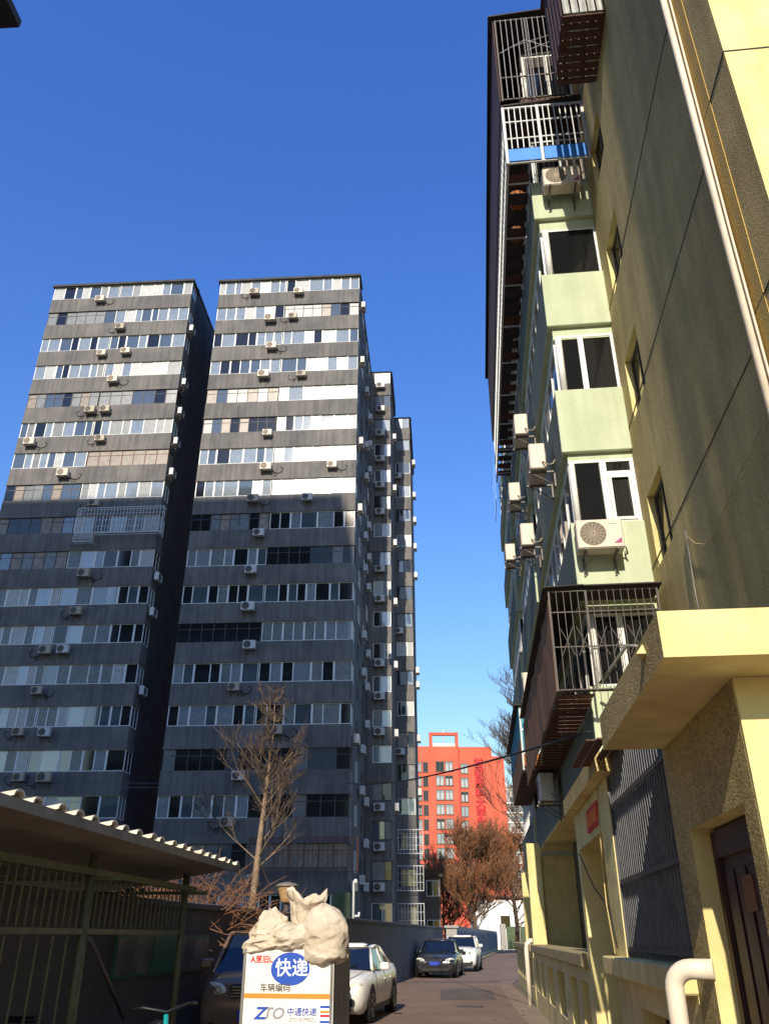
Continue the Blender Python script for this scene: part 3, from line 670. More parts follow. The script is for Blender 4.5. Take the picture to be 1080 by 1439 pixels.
# glazed balcony ends towards the viewer
def end_window(z0, z1, posts, transom, mats, thick=.1):
    """posts: list of (a0, a1) of frame members"""
    f = MB(); y0, y1 = 12.66, 12.74
    f.box(posts[0][0], 3.045, y0, y1, z0, z0 + .05); f.box(posts[0][0], 3.045, y0, y1, z1 - .05, z1)
    for (p, q) in posts[1:]: f.box(p, q, y0 - .006, y1 - .006, z0 + .05, z1 - .05)
    if transom: f.box(posts[-2][1], posts[-1][0], y0, y1, transom - .04, transom + .04)
    if transom:
        p, q = posts[-2][1], posts[-1][0]
        for (u0, u1, w0, w1) in ((p + .005, p + .06, z0 + .06, transom - .05), (q - .06, q - .005, z0 + .06, transom - .05), (p + .06, q - .06, z0 + .06, z0 + .11), (p + .06, q - .06, transom - .1, transom - .05)): f.box(u0, u1, y0 - .02, y0 - .001, w0, w1)
    fo = part(f, 'window_frame', M['white_frame'], RB)
    c_ = MB(); p, q = posts[0]; c_.tube([((p + q) / 2, 12.70, z0 + .0), ((p + q) / 2, 12.70, z1)], (q - p) / 2, 14); part(c_, 'corner_post', M['white_frame'], RB)
    for i in range(len(posts) - 1):
        bx('pane', posts[i][1] - .01, posts[i + 1][0] + .01, 12.69, 12.70, z0 + .03, z1 - .03, M[mats[i]], fo)
end_window(7.802, 9.06, [(1.93, 2.04), (2.46, 2.57), (2.98, 3.045)], 8.78, ('glass_dark', 'glass_dark'))
end_window(10.542, 11.86, [(1.96, 2.09), (2.38, 2.48), (2.99, 3.045)], None, ('glass_dark', 'glass_dark'))
end_window(13.372, 14.66, [(1.96, 2.1), (3.0, 3.045)], None, ('glass_dark',))
end_window(5.002, 6.2, [(1.95, 2.05), (2.38, 2.48), (2.98, 3.045)], None, ('glass_dark', 'glass_dark'))
end_window(16.002, 17.4, [(1.95, 2.03), (2.5, 2.58), (3.0, 3.045)], None, ('glass_dark', 'dustyglass'))
end_window(18.752, 20.4, [(1.95, 2.06), (2.5, 2.56), (3.0, 3.045)], None, ('glass_dark', 'glass_dark'))
# interior gloom behind glazing
b = MB()
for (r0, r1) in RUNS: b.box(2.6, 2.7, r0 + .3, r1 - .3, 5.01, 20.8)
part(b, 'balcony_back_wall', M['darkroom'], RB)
for (r0, r1) in ((12.57, 26.7), RUNS[2]):
    b = MB(); b.box(AB + .03, 3.05, r0 + .02, r1 - .02, 3.85, 3.878); part(b, 'soffit', M['yellow'], RB)

# ---- ground floor: doorway wall, terraces, railings
b = MB(); wall_x(b, 1.33, 1.25, 8.78, 11.95, 0, 3.04, [(9.5, 11.7, 0.001, 2.6)], 0, 0); part(b, 'entrance_wall', M['yellow'], RB)
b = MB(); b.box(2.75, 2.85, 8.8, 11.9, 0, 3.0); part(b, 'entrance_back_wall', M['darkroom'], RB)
b = MB(); b.add([(1.2, 8.5, 3.05), (2.6, 8.5, 3.05), (2.6, 11.95, 3.05), (1.2, 11.95, 3.05), (1.2, 8.5, 3.24), (2.6, 8.5, 3.24), (2.6, 11.95, 3.24), (1.2, 11.95, 3.24)],
    [(4, 5, 6, 7), (0, 1, 5, 4), (1, 2, 6, 5), (2, 3, 7, 6), (3, 0, 4, 7)], 0); b.add([(1.2, 8.5, 3.05), (2.6, 8.5, 3.05), (2.6, 11.95, 3.05), (1.2, 11.95, 3.05)], [(0, 3, 2, 1)], 1)
part(b, 'entrance_slab', [M['pebble2'], M['yellow']], RB)
slots = [(12.25, 13.1), (13.7, 14.75), (15.75, 17.1), (18.2, 19.6), (20.7, 21.9), (22.7, 23.6)]
b = MB(); wall_x(b, 1.33, .26, 11.96, 24.0, 0, 1.24, [(p, q, .4, 1.07) for p, q in slots], 0, 0); part(b, 'terrace_railing', M['yellow'], RB)
b = MB(); b.bbox(1.24, 1.72, 11.96, 24.1, 1.245, 1.42, .02); part(b, 'railing_cap', M['concrete'], RB)
b = MB(); b.box(1.5, 1.54, 15.7, 17.2, .3, 1.1); part(b, 'railing_board', M['brownpanel'], RB)
b = MB(); b.box(1.33, 1.68, 24.02, 24.4, 0, 3.84); part(b, 'pillar', M['yellow'], RB)
b = MB(); b.box(1.48, 2.72, 24.41, 24.6, 0, 3.52); part(b, 'terrace_end_wall', M['yellow'], RB)
b = MB(); b.box(1.6, 3.0, 12, 36, 0, .38); part(b, 'terrace_floor', M['concrete'], RB)
b = MB(); b.box(2.6, 2.72, 12, 24.4, .39, 3.84); part(b, 'terrace_back_wall', M['steel'], RB)
b = MB(); wall_x(b, 1.33, .26, 24.62, 36, 0, 1.24, [(25.4 + 1.8 * k, 26.6 + 1.8 * k, .4, 1.07) for k in range(6)], 0, 0); part(b, 'terrace_railing', M['yellow'], RB)
b = MB(); b.bbox(1.24, 1.72, 24.62, 36.05, 1.245, 1.42, .02); part(b, 'railing_cap', M['concrete'], RB)
for y in (30, 35.7):
    b = MB(); b.box(1.7, 2.05, y, y + .35, 1.43, 3.84); part(b, 'pillar', M['yellow'], RB)
b = MB(); b.tube([(1.19, 25.2, 0), (1.19, 25.2, 1.3), (1.21, 25.2, 1.42), (1.3, 25.22, 1.5), (1.5, 25.3, 1.5)], .06, 10); part(b, 'drain_pipe', M['pipe'], RB)
# near enclosed terrace: wall, cap, barred front over dark corrugated sheet
b = MB(); wall_x(b, 1.33, .3, 6.1, 9.48, 0, 1.27, [(6.3, 8.35, .2, 1.06)], 0, 0); part(b, 'terrace_wall', M['yellow'], RB)
b = MB(); b.box(1.52, 1.56, 6.32, 8.34, .2, 1.06); part(b, 'vent_board', M['door'], RB)
b = MB(); b.bbox(1.2, 1.72, 6.08, 9.52, 1.272, 1.43, .012); part(b, 'terrace_cap', M['yellow'], RB)
sheet = MB(); n = 60
prof = [(1.5 + .018 * (1 if k % 2 else -1), 6.08 + (8.75 - 6.08) * k / n) for k in range(n + 1)]
sheet.add([(x, y, 1.44) for x, y in prof] + [(x, y, 3.6) for x, y in prof], [(k, n + 1 + k, n + 2 + k, k + 1) for k in range(n)])
part(sheet, 'corrugated_sheet', M['corr_dark'], RB)
me = unit_box(.022, .022, 2.1, M['barsteel'])
for k in range(27): shared(me, 'window_bar', (1.37, 6.1 + .1 * k, 2.49), RB)
for z in (1.5, 2.06, 2.74): bx('bar_rail', 1.345, 1.358, 6.08, 8.76, z - .02, z + .02, M['steel'], RB)
b = MB(); b.box(1.34, 1.56, 8.77, 8.779, 1.435, 3.03); part(b, 'side_sheet', M['corr_dark'], RB)
b = MB()
for k in range(5): b.box(1.02 + .1 * k, 1.1 + .1 * k, 7.6, 8.95, 3.16 + .012 * (k % 2), 3.175 + .012 * (k % 2))
part(b, 'tin_awning', M['brown_sheet'], RB)
# vestibule with the brown door
b = MB(); wall_x(b, 1.33, .25, 4.26, 6.05, 0, 2.768, [(4.45, 5.62, .08, 2.19)], 0, 1); part(b, 'vestibule_wall', [M['pebble2'], M['yellow']], RB)
b = MB(); b.box(1.331, 4.6, 4.225, 4.257, 0, 2.768); part(b, 'vestibule_front', M['yellow'], RB)
b = MB(); b.box(1.6, 3.0, 5.9, 6.04, 0, 2.768); part(b, 'vestibule_back', M['yellow'], RB)
d = MB(); d.box(1.47, 1.53, 4.46, 5.61, .09, 2.18); dr = part(d, 'door', M['door'], RB)
for (y0, y1) in ((4.47, 4.53), (5.54, 5.60)): bx('door_frame', 1.44, 1.468, y0, y1, .1, 2.17, M['door'], dr)
bx('door_frame', 1.44, 1.468, 4.53, 5.54, 2.02, 2.17, M['door'], dr)
for k in range(4): bx('door_strip', 1.46, 1.468, 4.59 + .24 * k, 4.77 + .24 * k, .2, 1.95, M['door'], dr, .004)
bx('door_handle', 1.42, 1.455, 4.62, 4.65, 1.0, 1.16, M['steel'], dr); bx('door_plate', 1.452, 1.468, 4.95, 5.15, 1.72, 1.9, M['brownpanel'], dr)
b = MB(); p0, p1, q0, q1, z0, z1 = .92, 4.6, 3.85, 6.02, 2.77, 3.0
b.add([(p0, q0, z0), (p0, q1, z0), (p0, q1, z1), (p0, q0, z1)], [(0, 3, 2, 1)], 0)
b.add([(p0, q0, z0), (p1, q0, z0), (p1, q0, z1), (p0, q0, z1)], [(0, 1, 2, 3)], 1); b.add([(p0, q0, z0), (p1, q0, z0), (p1, q1, z0), (p0, q1, z0)], [(0, 3, 2, 1)], 1)
b.add([(p0, q0, z1), (p1, q0, z1), (p1, q1, z1), (p0, q1, z1)], [(0, 1, 2, 3)], 0); b.add([(p0, q1, z0), (p1, q1, z0), (p1, q1, z1), (p0, q1, z1)], [(0, 3, 2, 1)], 0); b.add([(p1, q0, z0), (p1, q1, z0), (p1, q1, z1), (p1, q0, z1)], [(0, 1, 2, 3)], 0)
part(b, 'porch_canopy', [M['pebble2'], M['yellow']], RB)
b = MB(); b.add([(.919, 4.2, 2.9), (.919, 4.33, 2.9), (.919, 4.26, 2.97), (.868, 4.2, 2.9), ], [(0, 1, 2), (0, 3, 1), (1, 3, 2), (2, 3, 0)]); part(b, 'canopy_spout', M['yellow'], RB)
b = MB(); pts_ = [(1.12, 5.72, 0), (1.12, 5.72, 1.33)]
for k in range(1, 7): a = pi/2 * k / 6; pts_.append((1.12 + .1 * (1 - cos(a)), 5.72 - .05 * (1 - cos(a)), 1.33 + .1 * sin(a)))
pts_.append((1.34, 5.62, 1.43)); b.tube(pts_, .055, 16); part(b, 'elbow_pipe', M['pipe'], RB)
# red notice over the doorway
b = MB(); b.box(1.31, 1.326, 9.55, 10.5, 2.68, 2.92); rs = part(b, 'red_notice', M['inkred'], RB)
for k in range(5): bx('notice_mark', 1.306, 1.309, 9.62 + .17 * k, 9.72 + .17 * k, 2.73, 2.87, M['orange'], rs)

# ---- cages hung on the building
def bars(root, material, pts, r=.012):
    for p, q in pts:
        p = Vector(p); q = Vector(q); b = MB(); b.tube([p, q], r, 4, smooth=False); part(b, 'bar', material, root)
# blue-banded white cage on the sixth floor
cg = thing('balcony_cage', 'white barred balcony cage with a bright blue sheet band', 'balcony cage', (2.2, 12.5, 15.95), RA)
f = MB(); F0 = 12.0
for a in (1.335, 2.07, 3.02): f.box(a - .03, a + .03, F0 - .03, F0 + .03, 15.95, 17.72)
for z in (15.97, 17.70): f.box(1.37, 2.04, F0 - .02, F0 + .02, z - .02, z + .02); f.box(2.1, 2.99, F0 - .02, F0 + .02, z - .02, z + .02)
for z in (16.72, 17.25): f.box(1.37, 2.04, F0 - .012, F0 + .012, z - .015, z + .015); f.box(2.1, 2.99, F0 - .012, F0 + .012, z - .015, z + .015)
for z in (15.97, 17.70, 16.72): f.box(1.31, 1.36, F0 + .031, 25.6, z - .02, z + .02)
part(f, 'cage_frame', M['cage_white'], cg)
me = unit_box(.022, .022, 1.3, M['cage_white'])
for k in range(1, 6): shared(me, 'bar', (1.335 + .735 * k / 6, F0 - .024, 17.03), cg)
for k in range(1, 8): shared(me, 'bar', (2.07 + .95 * k / 8, F0 - .024, 17.03), cg)
me = unit_box(.02, .02, 1.68, M['cage_white'])
for k in range(1, 62): shared(me, 'side_bar', (1.335, F0 + .22 * k, 16.84), cg)
for (a0, a1) in ((1.37, 2.03), (2.11, 2.5), (2.502, 2.99)): bx('blue_sheet', a0, a1, F0 - .05, F0 - .035, 15.98, 16.34, M['blue'], cg)
for k in range(9): bx('floor_rail', 1.36, 1.82, 12.5 + 1.55 * k, 12.53 + 1.55 * k, 15.93, 15.96, M['cage_white'], cg)
for k in range(26): bx('floor_slat', 1.36 + .46 * (k % 2) * 0, 1.8, 12.3 + .5 * k, 12.62 + .5 * k, 15.965, 15.98, M['dark_roof' if k % 3 else 'brown_sheet'], cg)
b = MB(); b.prism([(1.3, 17.73), (3.04, 17.86), (3.04, 17.9), (1.3, 17.77)], 'y', 11.95, 25.6); part(b, 'cage_roof', M['teal'] if False else M['dark_roof'], cg)
# things kept inside it, seen through the bars
rng = random.Random(4)
for k, (F, a, rr) in enumerate(((13.2, 1.58, .2), (14.2, 1.6, .17), (17.4, 1.58, .15))):
    p = MB(); n = 16; z0 = 15.99
    p.loft([[(a + r_ * cos(2*pi*q/n), F + r_ * sin(2*pi*q/n), z0 + h) for q in range(n)] for r_, h in ((rr * .7, 0), (rr, .2), (rr * 1.05, .3), (rr * .9, .31), (rr * .8, .2))]); 
    single(p, 'plant_pot', M['leaf'] if k == 0 else M['brownpanel'], ('large', 'middling', 'small')[k] + ' round pot standing in the blue-banded balcony cage', 'pot', RA)
# dark cage above it
cg = thing('balcony_cage', 'dark rusty cage with sheet roof over the topmost balcony', 'balcony cage', (2.1, 12.5, 17.95), RA)
f = MB()
for a in (1.36, 2.05, 2.72): f.box(a - .02, a + .02, F0 - .02, F0 + .02, 17.95, 20.86)
for z in (18.0, 18.75, 20.84): f.box(1.385, 2.7, F0 - .015, F0 + .015, z - .015, z + .015)
part(f, 'cage_frame', M['steel'], cg)
me = unit_box(.018, .018, 2.84, M['barsteel'])
for k in range(1, 11): shared(me, 'bar', (1.36 + 1.36 * k / 11, F0 - .026, 19.42), cg)
bars(cg, M['barsteel'], [((1.4, 11.97, 19.6), (2.0, 11.97, 20.0)), ((2.0, 11.97, 20.0), (2.6, 11.97, 19.6)), ((1.7, 11.97, 19.8), (2.6, 11.97, 20.1)), ((2.0, 11.97, 19.6), (2.66, 11.97, 19.9))], .009)
b = MB(); b.box(1.3, 1.318, 12.0, 26, 17.95, 20.9); part(b, 'side_sheet', M['brown_sheet'], cg)
b = MB(); b.prism([(1.2, 20.9), (3.04, 21.02), (3.04, 21.06), (1.2, 20.94)], 'y', 11.9, 26.1); part(b, 'cage_roof', M['dark_roof'], cg)
# brown box cage on the pebble wall, high up
cg = thing('window_cage', 'brown corrugated box cage high on the pebble-dash wall', 'window cage', (2.7, 10, 16.45), RA)
b = MB(); n = 9
for k in range(n): F = 9.3 + 1.4 * k / n; b.box(2.28, 3.04, F, F + .12, 16.45 + .012 * (k % 2), 16.48 + .012 * (k % 2))
part(b, 'floor_sheet', M['brown_sheet'], cg)
b = MB(); n = 10
for k in range(n): F = 9.3 + 1.4 * k / n; b.box(2.26 + .012 * (k % 2), 2.275 + .012 * (k % 2), F, F + .14, 16.49, 19.1)
part(b, 'side_sheet', M['brown_sheet'], cg)
for k in range(5): bx('front_slat', 2.3 + .15 * k, 2.42 + .15 * k, 9.27, 9.29, 16.5, 18.9, M['curtain'], cg)
b = MB(); b.box(2.2, 3.04, 9.2, 10.8, 19.11, 19.14); part(b, 'cage_roof', M['brown_sheet'], cg)
# rust-sheeted cage on the second floor
cg = thing('balcony_cage', 'rust-sheeted balcony cage with barred end above the railing terrace', 'balcony cage', (2.1, 12.5, 4.75), RA)
f = MB()
for a in (1.29, 1.85, 2.92): f.box(a - .014, a + .014, F0 - .02, F0 + .02, 4.78, 6.36)
for z in (4.8, 6.34, 6.0, 5.45): f.box(1.31, 2.9, F0 - .012, F0 + .012, z - .008, z + .008)
f.box(1.31, 2.9, F0 + .025, F0 + .06, 4.78, 4.81)
part(f, 'cage_frame', M['steel'], cg)
me = unit_box(.01, .01, 1.54, M['steel'])
for k in range(1, 15): shared(me, 'bar', (1.29 + 1.63 * k / 15, F0 - .022, 5.57), cg)
bars(cg, M['steel'], [((1.4 + .25 * k, 11.965, 5.3), (1.6 + .25 * k, 11.965, 5.75)) for k in range(5)] + [((1.6 + .25 * k, 11.96, 5.3), (1.4 + .25 * k, 11.96, 5.75)) for k in range(5)], .006)
b = MB(); n = 24; ring = []
for k in range(n + 1):
    F = 12.03 + 8.4 * k / n; o_ = .03 * sin(k * 1.3) + .02 * (k % 2)
    ring.append([(1.27 + o_ * .3, F, 4.78 + .02 * sin(k)), (1.285 + o_ * .3, F, 4.78 + .02 * sin(k)), (1.285 + o_ * .3, F, 6.22 + .04 * sin(k * 2.1)), (1.27 + o_ * .3, F, 6.22 + .04 * sin(k * 2.1))])
b.loft(ring, smooth=False); part(b, 'side_sheet', M['rust_sheet'], cg)
b = MB()
for k in range(60): F = 12.1 + 8.3 * k / 60; b.box(1.3, 1.82, F, F + .1, 4.74 + .014 * (k % 2), 4.76 + .014 * (k % 2))
part(b, 'floor_sheet', M['brown_sheet'], cg)
b = MB(); b.prism([(1.2, 6.38), (1.82, 6.40), (1.82, 6.415), (1.2, 6.395)], 'y', 11.9, 20.5); b.box(1.821, 3.0, 11.9, 12.55, 6.385, 6.405); part(b, 'cage_roof', M['dark_roof'], cg)
b = MB(); b.tube([(1.95, 12.2, 4.95), (2.05, 11.9, 5.05), (2.3, 11.7, 5.35), (2.42, 11.65, 5.32), (2.6, 11.66, 5.12)], .025, 8); part(b, 'bent_pipe', M['galv'], cg)
# white barred cage at the far end of the topmost run, and the teal one lower down
cg = thing('balcony_cage', 'teal glazed balcony box in a white frame hung over the lane', 'balcony cage', (1.6, 24, 5.4), RA)
f = MB()
for a in (1.3, 1.54, 1.78): f.box(a - .025, a + .025, 22.0, 22.05, 5.42, 7.06)
for z in (5.44, 5.85, 6.45, 7.04): f.box(1.325, 1.515, 22.005, 22.045, z - .02, z + .02); f.box(1.565, 1.755, 22.005, 22.045, z - .02, z + .02)
part(f, 'cage_frame', M['cage_white'], cg)
for (z0, z1, m_) in ((5.87, 6.43, 'teal'), (6.47, 7.02, 'teal'), (5.46, 5.83, 'leaf')):
    bx('pane', 1.325, 1.515, 22.015, 22.03, z0, z1, M[m_], cg); bx('pane', 1.565, 1.755, 22.015, 22.03, z0, z1, M[m_], cg)
b = MB(); b.box(1.27, 1.285, 22.0, 28.5, 5.42, 6.2); part(b, 'side_sheet', M['rust_sheet'], cg)
b = MB(); b.box(1.27, 1.285, 22.0, 28.5, 6.21, 7.06); part(b, 'side_glass', M['teal'], cg)
b = MB()
for k in range(40): F = 22.05 + 6.4 * k / 40; b.box(1.28, 1.82, F, F + .11, 5.38 + .014 * (k % 2), 5.40 + .014 * (k % 2))
part(b, 'floor_sheet', M['brown_sheet'], cg)
b = MB(); b.box(1.15, 1.82, 21.9, 28.6, 7.07, 7.1); part(b, 'cage_roof', M['dark_roof'], cg)
cg = thing('balcony_cage', 'small blue barred basket at the far end of the top balconies', 'balcony cage', (1.55, 27, 15.6), RA)
me = unit_box(.02, .02, 1.7, M['blue'])
for k in range(9): shared(me, 'bar', (1.3, 26.1 + .22 * k, 16.4), cg)
for k in range(1, 4): shared(me, 'bar', (1.3 + .13 * k, 26.1, 16.4), cg)
for z in (15.6, 16.1, 16.6, 17.2):
    bx('rail', 1.29, 1.31, 26.1, 27.9, z - .01, z + .01, M['blue'], cg); bx('rail', 1.3, 1.8, 26.09, 26.11, z - .01, z + .01, M['blue'], cg)
# ---- air conditioners on this building
ac('big', 2.22, 12.57, 7.38, RA, 'front', 'large cream air conditioner with triangular sticker below the lowest clear balcony window', None, .92)
ac('big', 2.42, 12.57, 15.66, RA, 'front', 'cream air conditioner on brackets just below the blue sheet band', None, .95)
SIDE = [(732, 595, 'topmost on the balcony fronts of the yellow-green block'), (755, 640, 'biggest looking one on the balcony fronts of the yellow-green block'), (723, 690, 'below the blue barred basket'), (741, 750, 'two floors above the rust-sheeted cage'), (717, 775, 'outermost one, farthest along the balcony fronts'), (744, 960, 'just behind the rust-sheeted cage'), (768, 1105, 'greyish one tucked under the rust-sheeted cage')]
for i, (px, py, txt) in enumerate(SIDE):
    F, z = on_side(px, py, RA, 1.52)
    ac('cream' if i != 6 else 'white', AB, F + .4, z, RA, 'left', 'air conditioner ' + txt, None, 1.0)

# ================================================================== LEFT SIDE: boundary wall, shed
WA = 9.54; wa = -5.62
bw = thing('boundary_wall', 'long dark grey boundary wall running behind the parked cars', 'wall', (wa - .12, 30, 0), WA)
b = MB(); b.box(wa - .24, wa, 5, 54.6, -.02, 2.0); part(b, 'wall_body', M['wall_grey'], bw)
n = 16
for k in range(n): y0 = 5 + 49.6 * k / n; bx('coping', wa - .3, wa + .06, y0 + .004, y0 + 49.6 / n - .004, 2.002, 2.1, M['wall_grey'], bw, .012)
SA = 5.1
sh = thing('bike_shed', 'open bicycle shed with olive posts and corrugated tile roof', 'shed', (-4.3, 8, 0), SA)
ae, ap = -3.34, -3.74
def zr(a): return 2.50 + (a - ae) * .16
b = MB(); b.add([(ae, 1.5, zr(ae)), (ae, 12.95, zr(ae)), (-5.6, 12.95, zr(-5.6)), (-5.6, 1.5, zr(-5.6)), (ae, 1.5, zr(ae) + .03), (ae, 12.95, zr(ae) + .03), (-5.6, 12.95, zr(-5.6) + .03), (-5.6, 1.5, zr(-5.6) + .03)],
    [(0, 1, 2, 3), (4, 7, 6, 5), (0, 4, 5, 1), (1, 5, 6, 2), (2, 6, 7, 3), (3, 7, 4, 0)]); part(b, 'roof_sheet', M['shed_roof'], sh)
b = MB(); b.box(ae, ae + .03, 1.5, 12.95, 2.44, 2.525); part(b, 'fascia', M['shed_roof'], sh)
tp = MB(); n = 7; L_ = 2.28
tp.loft([[(-u * L_ + .02, .09 * cos(pi * k / n), .055 * sin(pi * k / n) - u * L_ * .16) for k in range(n + 1)] + [(-u * L_ + .02, .075 * cos(pi * k / n), .035 * sin(pi * k / n) - u * L_ * .16) for k in reversed(range(n + 1))] for u in (0, 1)], smooth=False)
tme = tp.mesh('roof_tile', M['tile'])
for k in range(31): shared(tme, 'roof_tile', (ae + .02 + .02 * sin(k * 2.3), 1.7 + .37 * k, 2.531), sh)
for y in (2.6, 5.65, 8.7, 11.8):
    b = MB(); b.tube([(ap, y, 0), (ap, y, 2.36)], .045, 12); part(b, 'post', M['olive'], sh)
    b = MB(); b.tube([(-5.35, y, 0), (-5.35, y, 2.12)], .04, 10); part(b, 'post', M['olive'], sh)
    b = MB(); b.box(-5.4, ae - .1, y - .03, y + .03, 2.1, 2.14); b.add([], []); part(b, 'rafter', M['olive'], sh)
b = MB(); b.tube([(ap - .05, 8.9, 0), (ap - .06, 8.88, 1.62)], .035, 10); part(b, 'post', M['olive'], sh)
bx('eave_beam', ap - .04, ap + .04, 2.2, 12.2, 2.145, 2.21, M['olive'], sh)
for (y0, y1) in ((2.65, 5.6), (5.7, 8.65), (8.75, 11.75)):
    bx('mid_rail', ap - .025, ap + .025, y0, y1, 1.62, 1.67, M['olive'], sh)
    bx('low_rail', ap - .02, ap + .02, y0, y1, .16, .2, M['olive'], sh)
    n = int((y1 - y0) / .145); mu = unit_box(.014, .014, .47, M['olive']); ml = unit_box(.014, .014, 1.41, M['olive'])
    for k in range(1, n):
        y = y0 + (y1 - y0) * k / n
        shared(mu, 'upper_bar', (ap, y, 1.906), sh)
        if y1 < 9 and k % 2 == 0: shared(ml, 'lower_bar', (ap, y, .911), sh)
b = MB(); b.tube([(ap + .06, 8.75, 1.58), (-4.3, 11.6, .7)], .025, 6); part(b, 'brace', M['steel'], sh)
# notice boards on the wall inside the shed
nb = thing('notice_board', 'green framed notice board hung on the wall behind the bicycle shed posts', 'notice board', (-5.6, 13.3, 1.0), WA)
b = MB(); b.box(-5.618, -5.585, 11.6, 15.1, 1.1, 1.62); part(b, 'board_back', M['board'], nb)
for k in range(3): bx('board_panel', -5.584, -5.572, 11.66 + 1.15 * k, 12.74 + 1.15 * k, 1.14, 1.58, M['board'] if k % 2 else M['curtain_grey'], nb)
b = MB(); b.tube([(-6.2, 15.5, 0), (-6.2, 15.5, 2.75)], .06, 10); vp = single(b, 'vent_pipe', M['pipe'], 'upright cream vent pipe rising behind the shed roof', 'pipe', 0)
b2 = MB(); b2.tube([(-6.2, 15.5, 2.752), (-6.2, 15.5, 2.86)], [.085, .085], 10)
o = bpy.data.objects.new('pipe_cap', b2.mesh('pipe_cap', M['pipe'], BASE[vp.name])); COL.objects.link(o); o.parent = vp

# ---- bicycles
def bicycle(name, label, X, Y, heading, material, lean=0):
    o = bpy.data.objects.new(name, None); COL.objects.link(o); BASE[o.name] = Vector((0, 0, 0)); AZ[o.name] = 0
    o.location = (X, Y, 0); o.rotation_euler = (0, R(lean), R(heading)); tag(o, label, 'bicycle')
    for y in (-.52, .52):
        w_ = MB(); w_.tube([(0, y + .31 * cos(2*pi*k/20), .33 + .31 * sin(2*pi*k/20)) for k in range(21)], .022, 6, cap=False); wo = part(w_, 'wheel', M['rubber'], o)
        s_ = MB()
        for k in range(10): s_.tube([(0, y, .33), (0, y + .3 * cos(2*pi*k/10), .33 + .3 * sin(2*pi*k/10))], .004, 3)
        part(s_, 'spokes', M['chrome'], wo)
    f = MB()
    for p, q in (((0, -.52, .33), (0, -.12, .32)), ((0, -.12, .32), (0, -.25, .78)), ((0, -.12, .32), (0, .36, .72)), ((0, -.22, .62), (0, .34, .8)), ((0, -.52, .33), (0, -.22, .66)), ((0, .52, .33), (0, .36, .72)), ((0, .36, .72), (0, .3, .98))): f.tube([p, q], .022, 8)
    part(f, 'frame', material, o)
    h = MB(); h.tube([(-.28, .2, 1.04), (-.2, .3, 1.05), (0, .31, 1.0), (.2, .3, 1.05), (.28, .2, 1.04)], .014, 8); part(h, 'handlebar', M['black'], o)
    s_ = MB(); s_.loft([[(w_ * cos(2*pi*k/10), -.27 + y, .86 + .03 * sin(2*pi*k/10)) for k in range(10)] for y, w_ in ((-.13, .08), (-.05, .09), (.05, .05), (.14, .025))]); part(s_, 'saddle', M['black'], o)
    bk = MB()
    for z in (.72, .8, .88): bk.tube([(-.15, .42, z), (.15, .42, z), (.13, .62, z), (-.13, .62, z), (-.15, .42, z)], .008, 4)
    for x, y in ((-.15, .42), (.15, .42), (.13, .62), (-.13, .62), (0, .42), (0, .62)): bk.tube([(x, y, .66), (x, y, .9)], .008, 4)
    part(bk, 'basket', material, o)
    return o
bicycle('bicycle', 'teal shared bicycle parked beside the shed post', -2.0, 8.9, 200, M['greenbike'], 4)
bicycle('bicycle', 'black bicycle standing inside the dark shed', -3.9, 9.6, 95, M['black'], 0)
bicycle('bicycle', 'old steel bicycle leaning inside the shed by the lone post', -3.7, 7.6, 80, M['steel'], 3)

# ---- shrub tangle, slender tree, lamp, pole
def grow(mbT, mbW, p, d, L_, r, depth, rg, spread=.5, up=.15, twig_r=.004, nseg=3, kids=(3, 5), shrink=.62):
    pts_ = [Vector(p)]; d = Vector(d).normalized(); rs = [r]
    for i in range(nseg):
        d = (d + Vector((rg.uniform(-1, 1), rg.uniform(-1, 1), rg.uniform(-.5, 1))) * .13 + Vector((0, 0, up * .2))).normalized()
        pts_.append(pts_[-1] + d * L_ / nseg); rs.append(max(twig_r, r * (1 - .55 * (i + 1) / nseg)))
    (mbT if depth > 1 else mbW).tube(pts_, rs, 6 if depth > 1 else 3, cap=False)
    if depth <= 0: return
    for k in range(rg.randint(*kids)):
        t = rg.uniform(.25, 1); i = min(nseg - 1, int(t * nseg)); q = pts_[i].lerp(pts_[i + 1], t * nseg - i)
        dd = (d + Vector((rg.uniform(-1, 1), rg.uniform(-1, 1), rg.uniform(-.6, .8))) * spread * 2 + Vector((0, 0, up))).normalized()
        grow(mbT, mbW, q, dd, L_ * shrink * rg.uniform(.7, 1.15), max(twig_r, rs[i + 1] * .62), depth - 1, rg, spread, up, twig_r, nseg, kids, shrink)
def tree(name, label, X, Y, trunk_pts, rs, branches, bark, twigm, seed, twig_r=.004, depth=2, kids=(3, 5), spread=.5, up=.15, leaf=None):
    rg = random.Random(seed)
    o = thing(name, label, 'tree', (X, Y, 0)); T = MB(); Wg = MB()
    P = [Vector((X, Y, 0)) + Vector(q) for q in trunk_pts]; T.tube(P, rs, 10)
    n = len(P) - 1
    for i in range(branches):
        t = rg.uniform(.28, 1) ** .8; k = min(n - 1, int(t * n)); q = P[k].lerp(P[k + 1], t * n - k); r = rs[k] * (1 - (t * n - k)) + rs[k + 1] * (t * n - k)
        a = rg.uniform(0, 2 * pi); L_ = leaf['len'](t) if leaf else 1
        grow(T, Wg, q, (cos(a), sin(a), rg.uniform(.3, 1.1)), L_ * rg.uniform(.6, 1.1), min(r * .35, .022), depth, rg, spread, up, twig_r, 3, kids)
    part(T, 'trunk', bark, o); part(Wg, 'crown', twigm, o)
    return o, P, rg, Wg
